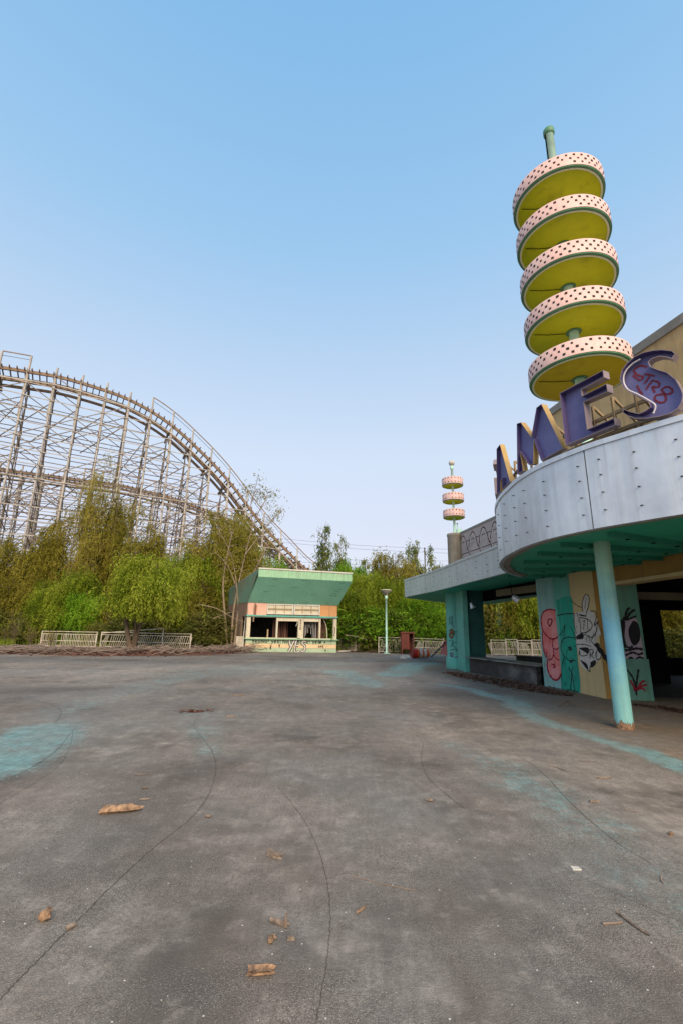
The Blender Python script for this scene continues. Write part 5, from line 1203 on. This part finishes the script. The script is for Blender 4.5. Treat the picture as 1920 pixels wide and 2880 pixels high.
def plant(key, var, x, y, h, label, cat, name, group, wide=1.0, rot=None, lean=(0,0), bark=None):
    T, Lf, lm, hp = PROTO[key][var % 3]; k = (key, var % 3)
    t = thing(name, label, cat, (x,y,0), group)
    if k not in MESH:
        tr = T.build('trunk' if name == 'tree' else 'stem', bark or M_bark); cr_ = Lf.build('crown' if name == 'tree' else 'foliage', lm); MESH[k] = (tr.data, cr_.data)
        tr.parent = t; cr_.parent = t
    else:
        for nm, me in zip(('trunk','crown') if name == 'tree' else ('stem','foliage'), MESH[k]):
            o = bpy.data.objects.new(nm, me); COL.objects.link(o); o.parent = t
    s_ = h/hp; t.scale = (s_*wide, s_*wide, s_)
    t.rotation_euler = (lean[0], lean[1], rot if rot is not None else random.Random(int(x*37+y*11)).uniform(0,6.28)); return t
proto('willow', 7.0, 2.7, 6, 17, 6, .24, .055, .75, L_willow, base=.30, rc=.75, strands=9, slen=1.5, zmin=1.1)
proto('lean', 6.2, 2.5, 5, 18, 5, .24, .055, .75, L_willow, base=.5, rc=.7, strands=8, slen=1.3, zmin=2.15)
proto('olive', 7.0, 2.2, 6, 19, 8, .27, .055, .4, L_olive, base=.22, rc=.75, strands=4, slen=.9)
proto('airy', 9.0, 2.0, 5, 22, 9, .26, .05, .3, L_olive, base=.20, rc=.6, stemr=.055, up=.9, strands=2, slen=.7)
proto('green', 7.0, 2.8, 6, 17, 7, .24, .058, .7, L_green, base=.12, rc=.8, strands=9, slen=1.6, zmin=.5)
proto('gum', 8.0, 2.6, 4, 18, 15, .22, .09, .45, L_gum, base=.45, rc=.5, stemr=.10, up=.9)
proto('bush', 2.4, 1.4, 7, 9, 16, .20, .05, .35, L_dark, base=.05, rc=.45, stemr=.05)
proto('gbush', 2.4, 1.4, 7, 9, 16, .20, .05, .35, L_green, base=.05, rc=.45, stemr=.05)
proto('dry', 2.2, 1.2, 12, 8, 2, .16, .03, .1, L_olive, base=.2, rc=.3, stemr=.05, up=1.2)
def tpx(key, var, px, Y, topy, label, wide=1.0, lean=(0,0), name='tree', cat='tree', group='trees round the plaza'):
    b = aty(px, topy, Y); h = b.z; return plant(key, var, b.x, Y, h, label, cat, name, group, wide*7.0/max(h,3.5) if name == 'tree' and wide < 0 else wide, None, lean)
TREES = [('olive',0,-45,38,1500),('airy',1,15,37,1555),('olive',1,60,40,1520),('olive',2,135,38,1455),('airy',0,200,40,1420),('willow',0,225,36.5,1600),('airy',2,300,39,1268),('airy',0,262,40,1330),('olive',0,330,41,1400),
 ('airy',1,352,40,1360),('olive',1,400,38,1520),('olive',2,462,40,1480),('willow',2,520,37,1560),('olive',0,570,40,1520),('olive',1,640,39,1440),('olive',2,700,40,1440),('green',1,745,41,1545),
 ('willow',1,150,36.5,1640),('olive',2,90,37,1610),('green',0,235,36,1665),('willow',0,440,36.5,1620),('olive',1,20,36.5,1620),('olive',0,-20,37,1580),('willow',0,600,37.5,1560),('olive',2,600,35.5,1640),
 ('gum',0,905,60,1492),('gum',1,945,62,1520),('gum',2,1170,58,1538),('gum',1,1225,57,1550),('olive',1,1085,50,1568),('olive',0,1130,48,1585),('gum',0,1040,60,1590),('green',2,985,46,1600),('willow',1,1020,40,1630),('green',0,940,40,1640),
 ('willow',2,1075,38.5,1625),('green',1,1130,38,1680),('willow',0,1180,38,1640),('green',2,1215,37,1690),('green',0,1250,38,1640),('willow',2,985,37.5,1670),('green',1,1045,37,1710),('olive',2,1290,40,1600),
 ('olive',0,1350,37,1560),('olive',1,1400,37.5,1560),('willow',1,1450,36,1560),('olive',2,1500,37,1560),('olive',0,1560,37,1550),('olive',1,1610,38,1550),('olive',2,1660,38,1560)]
KINDW = {'willow':'drooping olive willow','olive':'dull olive scrubby tree','airy':'thin sparse tree','green':'bright green bushy tree','gum':'open leafy tree with dark leaves'}
import collections
TL = {
 0:'at the far left edge of the photo', 1:'low at the left edge in front of the trestle', 2:'left of the first tall trestle leg', 3:'rising behind the far left railing', 4:'left of the tallest thin tree', 5:'leafing out low behind the left railings', 6:'tallest of all, in front of the coaster hill', 7:'close on the left of the tallest thin tree',
 8:'just right of the tallest thin tree, behind it', 9:'touching the tallest thin tree on its right', 10:'behind the leaning trunk', 11:'in the middle of the thicket', 12:'hanging low left of the kiosk thicket', 13:'before the foot of the coaster drop', 14:'beside the kiosk below the coaster drop', 15:'behind the kiosk roof under the coaster drop', 16:'directly behind the kiosk canopy',
 17:'above the far left railing', 18:'in deep shade at the left', 19:'vivid patch low above the left railings', 20:'above the slanting railing', 21:'lowest at the left edge', 22:'second from the left edge', 23:'brushing the left side of the kiosk', 24:'nearest the kiosk side wall',
 25:'standing alone above the kiosk roof on the skyline', 26:'second on the skyline right of the kiosk', 27:'left of the utility pole on the skyline', 28:'on the skyline beside the concrete drum', 29:'rounded and tall in the middle background', 30:'right of the rounded middle tree', 31:'peeping between the skyline trees', 32:'behind the lamp shade to the left', 33:'directly behind the lamp shade', 34:'right beside the kiosk canopy',
 35:'right of the lamp post', 36:'above the red cabinet', 37:'left of the canopy tip', 38:'under the canopy tip', 39:'touching the far column', 40:'behind the tan railings', 41:'low behind the lamp post', 42:'behind the far column', 43:'seen over the counter beside the far column', 44:'seen over the counter above the pale shed', 45:'in the middle of the counter opening', 46:'right of the middle in the counter opening', 47:'seen over the counter by the red painted pier', 48:'glimpsed behind the piers', 49:'farthest right behind the piers'}
for i, (k, v, px, Y, ty) in enumerate(TREES):
    if i < 25 and Y < 39: Y += 1.6
    if i >= 42 and i != 44: Y += 2.0
    if i == 44: Y += 1.0
    if i < 25: ty -= 14
    elif i < 43: ty -= 24
    h = aty(px, ty, Y).z; wd = {'airy':.85,'gum':1.0}.get(k, 1.1)*min(1.25, 7.0/h*1.1 if h > 7 else 7.0/h*.95)
    tpx(k, v, px, Y, ty, KINDW[k]+' '+TL[i], wd)
# leaning willow growing in front of the slanting railing, and the tall gum by the kiosk
b = atz(374,1833); plant('lean', 1, b.x, b.y+.1, 6.4, 'leaning willow whose bare trunk crosses the slanting white railing', 'tree', 'tree', 'trees round the plaza', 1.1, 2.0, (0.06,-.16))
q = MB(); P = spline([Vector((b.x,b.y-.15,-.05)), Vector((b.x-.35,b.y-.1,.8)), Vector((b.x-.75,b.y+.1,2.0)), Vector((b.x-1.2,b.y+.5,3.4)), Vector((b.x-1.3,b.y+.7,4.6))], 5)
q.tube(P, [.17-.1*i/(len(P)-1) for i in range(len(P))], 8); lw_ = bpy.data.objects
tl = [o for o in bpy.data.objects if o.get('label','').startswith('leaning willow')][0]
tr2 = q.build('trunk', M_bark)
M_bark2 = mat('pale_bark', (.30,.23,.16), (.20,.15,.10), rough=.95, scale=3)
tr2.parent = tl; bpy.context.view_layer.update(); tr2.matrix_parent_inverse = tl.matrix_world.inverted()
T_, L_, lm_, hp_ = PROTO['gum'][1]
gb = aty(652,1790,34.6)
gt = thing('tree', 'tall bare limbed tree left of the kiosk, leaning over its roof', 'tree', (gb.x,34.6,0), 'trees round the plaza')
trk = MB(); lf = MB(); rg = random.Random(77)
limbs = [[(652,1815),(655,1740),(668,1660),(690,1560),(712,1480),(735,1425)],[(640,1815),(632,1720),(628,1640),(640,1560),(655,1490)],[(660,1815),(672,1720),(700,1640),(740,1560),(770,1500)],[(690,1560),(720,1520),(760,1470),(790,1440)],[(712,1480),(705,1430),(715,1385),(722,1360)],[(672,1720),(665,1640),(650,1560),(610,1480)],[(735,1425),(748,1405),(752,1385)],[(700,1640),(735,1600),(760,1590)],[(668,1660),(640,1590),(600,1550)]]
tips = []
for j, L0 in enumerate(limbs):
    P = [aty(x,y,34.6+.25*math.sin(j*2+i)) for i, (x,y) in enumerate(L0)]; P = spline(P, 4); r0_ = .10 if j < 3 else .05
    trk.tube(P, [r0_*(1-.8*i/(len(P)-1)) for i in range(len(P))], 6)
    for p in P[len(P)//2:]:
        if p.z > 3.0: tips.append(p)
for p in tips:
    for _ in range(2):
        a = rg.uniform(0,6.28); e = p+Vector((math.cos(a)*rg.uniform(.3,1.0), math.sin(a)*.6, rg.uniform(-.3,.6))); trk.tube([p,(p+e)/2+UPV*.1,e], [.02,.014,.006], 4, cap=False)
        if rg.random() < .72:
            for _ in range(26):
                c = e+Vector((rg.gauss(0,.28), rg.gauss(0,.28), rg.gauss(-.12,.25))); dv = Vector((rg.gauss(0,.7), rg.gauss(0,.7), -1+rg.gauss(0,.5))).normalized(); l = rg.uniform(.12,.26); s3 = dv.cross(Vector((rg.uniform(-1,1), rg.uniform(-1,1), .2))).normalized()*.03
                lf.add([c,c+dv*l*.45+s3,c+dv*l,c+dv*l*.45-s3], [(0,1,2,3)])
trk.build('trunk', M_bark2, gt); lf.build('crown', L_olive, gt)
# shrubs along the brush line
rs = random.Random(41); SH = []
SHL = ['low dark shrub', 'spreading dusky shrub', 'dense shaded shrub']
where = ['at the left edge','left of the dry brush','behind the dry brush','at the end of the left railing','behind the left railing','behind the middle of the left railing','near the railing gap','just right of the railing gap','behind the slanting railing','left of the leaning trunk','right of the leaning trunk','behind the slanting railing end','past the slanting railing','between railing and kiosk','in the kiosk corner','against the kiosk side wall']
for i in range(16):
    px = -40+i*44; Y = 37.2+rs.uniform(-.7,.7)-(1.6 if i > 13 else 0); ty = 1800-rs.uniform(40,95)
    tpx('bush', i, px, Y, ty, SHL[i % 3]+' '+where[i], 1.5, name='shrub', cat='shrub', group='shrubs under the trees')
w2 = ['right beside the kiosk wall','behind the short tan railing','between tan railing and lamp','left behind the lamp post','right behind the lamp post','left of the red cabinet','behind the red cabinet','right of the red cabinet','behind the fallen traffic drum','before the leaning board','beyond the far column','over the counter at the left','over the counter left of middle','over the counter at the middle','over the counter right of middle','over the counter at the right']
for i in range(16):
    px = 960+i*30 if i < 10 else 1270+(i-10)*62; Y = (36.4 if i < 10 else 38.2)+rs.uniform(-.5,.5); ty = 1790-rs.uniform(30,90)
    tpx('bush' if i % 3 else 'gbush', i, px, Y, ty, ('dim ' if i % 3 else 'leafy green ')+'shrub '+w2[i], 1.5, name='shrub', cat='shrub', group='shrubs under the trees')
for i, (px, Y, ty, lab) in enumerate([(50,33.6,1720,'dry brown brush standing before the far left railing'),(95,33.2,1752,'smaller dry brown brush by the left railing end'),(150,33.0,1770,'straggly dry brush growing through the left railing'),(20,33.4,1765,'dry brush at the left edge of the photo')]):
    tpx('dry', i, px, Y, ty, lab, .9, name='shrub', cat='shrub', group='dry brush')
for i, (px, Y, h, lab) in enumerate([(1880,30,5.5,'small olive tree seen through the dark hall opening, left'),(1935,30,5.2,'small olive tree seen through the dark hall opening, right'),(1840,31,5,'olive tree mostly hidden by the hall back wall')]):
    p = aty(px,1750,Y); plant('olive', i, p.x, Y, h, lab, 'tree', 'tree', 'trees round the plaza', 1.4)
for i, px in enumerate((1850,1890,1930)):
    p = aty(px,1800,27); plant('bush', i, p.x, 27, 2.0, 'green shrub outside the hall opening, '+('left','middle','right')[i], 'shrub', 'shrub', 'shrubs under the trees', 1.5)
# grass and ground cover beyond the slab
gm = MB(); rg = random.Random(9)
for k in range(5200):
    if k < 2600: px = rg.uniform(-120,40) if k < 1300 else rg.uniform(-100,660); Y = rg.uniform(32.5,36.5) if k < 1300 else rg.uniform(35,40)
    else: px = rg.uniform(940,1600); Y = rg.uniform(35.0,40)
    p = aty(px,1800,Y); p.z = 0; a = rg.uniform(0,6.28); l = rg.uniform(.25,.7); e = Vector((math.cos(a)*.3*l, math.sin(a)*.3*l, l)); s3 = Vector((-math.sin(a), math.cos(a), 0))*.03
    gm.add([p-s3,p+s3,p+e], [(0,1,2)])
o = gm.build('grass', L_grass); kind(o,'stuff'); o['label'] = 'rough grass growing under the trees beyond the slab'; o['category'] = 'grass'
sm_ = MB(); sm_.add([(-70,36.2,.02),(70,36.2,.02),(120,140,.02),(-120,140,.02)], [(0,1,2,3)])
kind(sm_.build('soil', mat('soil', (.07,.055,.03), (.05,.06,.02), rough=.95, scale=.6)), 'structure')
fwm = MB(); rg = random.Random(19)
for k in range(9000):
    a = R(rg.uniform(-62,58)); d_ = rg.uniform(98,112); hh = 5.0+2.2*noise.noise(Vector((a*14,1,0)))+1.2*noise.noise(Vector((a*60,4,0)))
    c = Vector((d_*math.sin(a), d_*math.cos(a), rg.random()**.7*max(hh,2))); u_ = Vector((rg.gauss(0,1),rg.gauss(0,1),rg.gauss(0,1))).normalized()*rg.uniform(.3,.7); v_ = u_.cross(Vector((rg.gauss(0,1),rg.gauss(0,1),rg.gauss(0,1)))).normalized()*rg.uniform(.15,.35)
    fwm.add([c-u_,c+v_,c+u_,c-v_], [(0,1,2,3)])
o = fwm.build('far_woods', L_dark); kind(o,'stuff'); o['label'] = 'far dark wood closing the horizon behind the coaster'; o['category'] = 'woods'
# overgrown shed seen over the counter
A, B = aty(1392,1760,37.5), aty(1560,1760,37.5)
sh = thing('overgrown_shed', 'pale green shed half hidden by branches, seen over the counter', 'shed', ((A.x+B.x)/2,36,0))
zt = aty(1400,1640,37.5).z
for x0, x1 in ((1393,1428),(1486,1545)):
    a, b = aty(x0,1700,37.5), aty(x1,1700,37.5); q = MB(); q.box(a.x,b.x,37.5,39.6,0,zt); w_ = q.build('wall', M_mint, sh)
    q = MB(); q.box(a.x-.06,b.x+.06,37.42,37.497,zt-.14,zt+.02); q.build('trim', M_kcream, sh)
q = MB(); a, b = aty(1428.5,1700,37.5), aty(1485.5,1700,37.5); q.box(a.x,b.x,38.4,38.5,0,zt-.4); q.build('wall', M_char, sh)
# utility pole and wires far behind
p = aty(1193,1540,115); up_ = thing('utility_pole', 'distant wooden utility pole above the tree tops', 'utility pole', (p.x,115,0))
q = MB(); q.tube([(p.x,115,0),(p.x,115,p.z)], .15, 8); q.build('pole', M_wood, up_)
q = MB(); q.box(p.x-.6,p.x+.6,114.95,115.05,p.z-1.0,p.z-.9); q.build('crossarm', M_wood, up_)
for i, (y0, y1) in enumerate(((1512,1541),(1522,1552),(1562,1574),(1576,1585))):
    a, b = aty(760,y0,118), aty(1260,y1+4,115); m_ = a.lerp(b,.5)-UPV*.5
    q = MB(); q.tube(spline([a,m_,b],6), .03, 4); tag(q.build('power_line', M_steel), ['highest power line crossing the sky behind the trees','second power line from the top','third power line from the top','lowest power line just over the trees'][i], 'wire', 'power lines')
# loose branches poking out before the kiosk
for pts, lab in [([(560,1700),(610,1712),(650,1735),(688,1750)],'bare branch reaching across to the kiosk side wall'),([(600,1740),(640,1725),(668,1718)],'short bare branch above the brush left of the kiosk'),([(970,1787),(1000,1790),(1032,1800)],'bare branch lying over the brush right of the kiosk')]:
    q = MB(); P = spline([aty(x,y,33.0-.2*i) for i,(x,y) in enumerate(pts)], 5); q.tube(P, [.035-.025*i/(len(P)-1) for i in range(len(P))], 5); tag(q.build('branch', M_bark2), lab, 'branch')
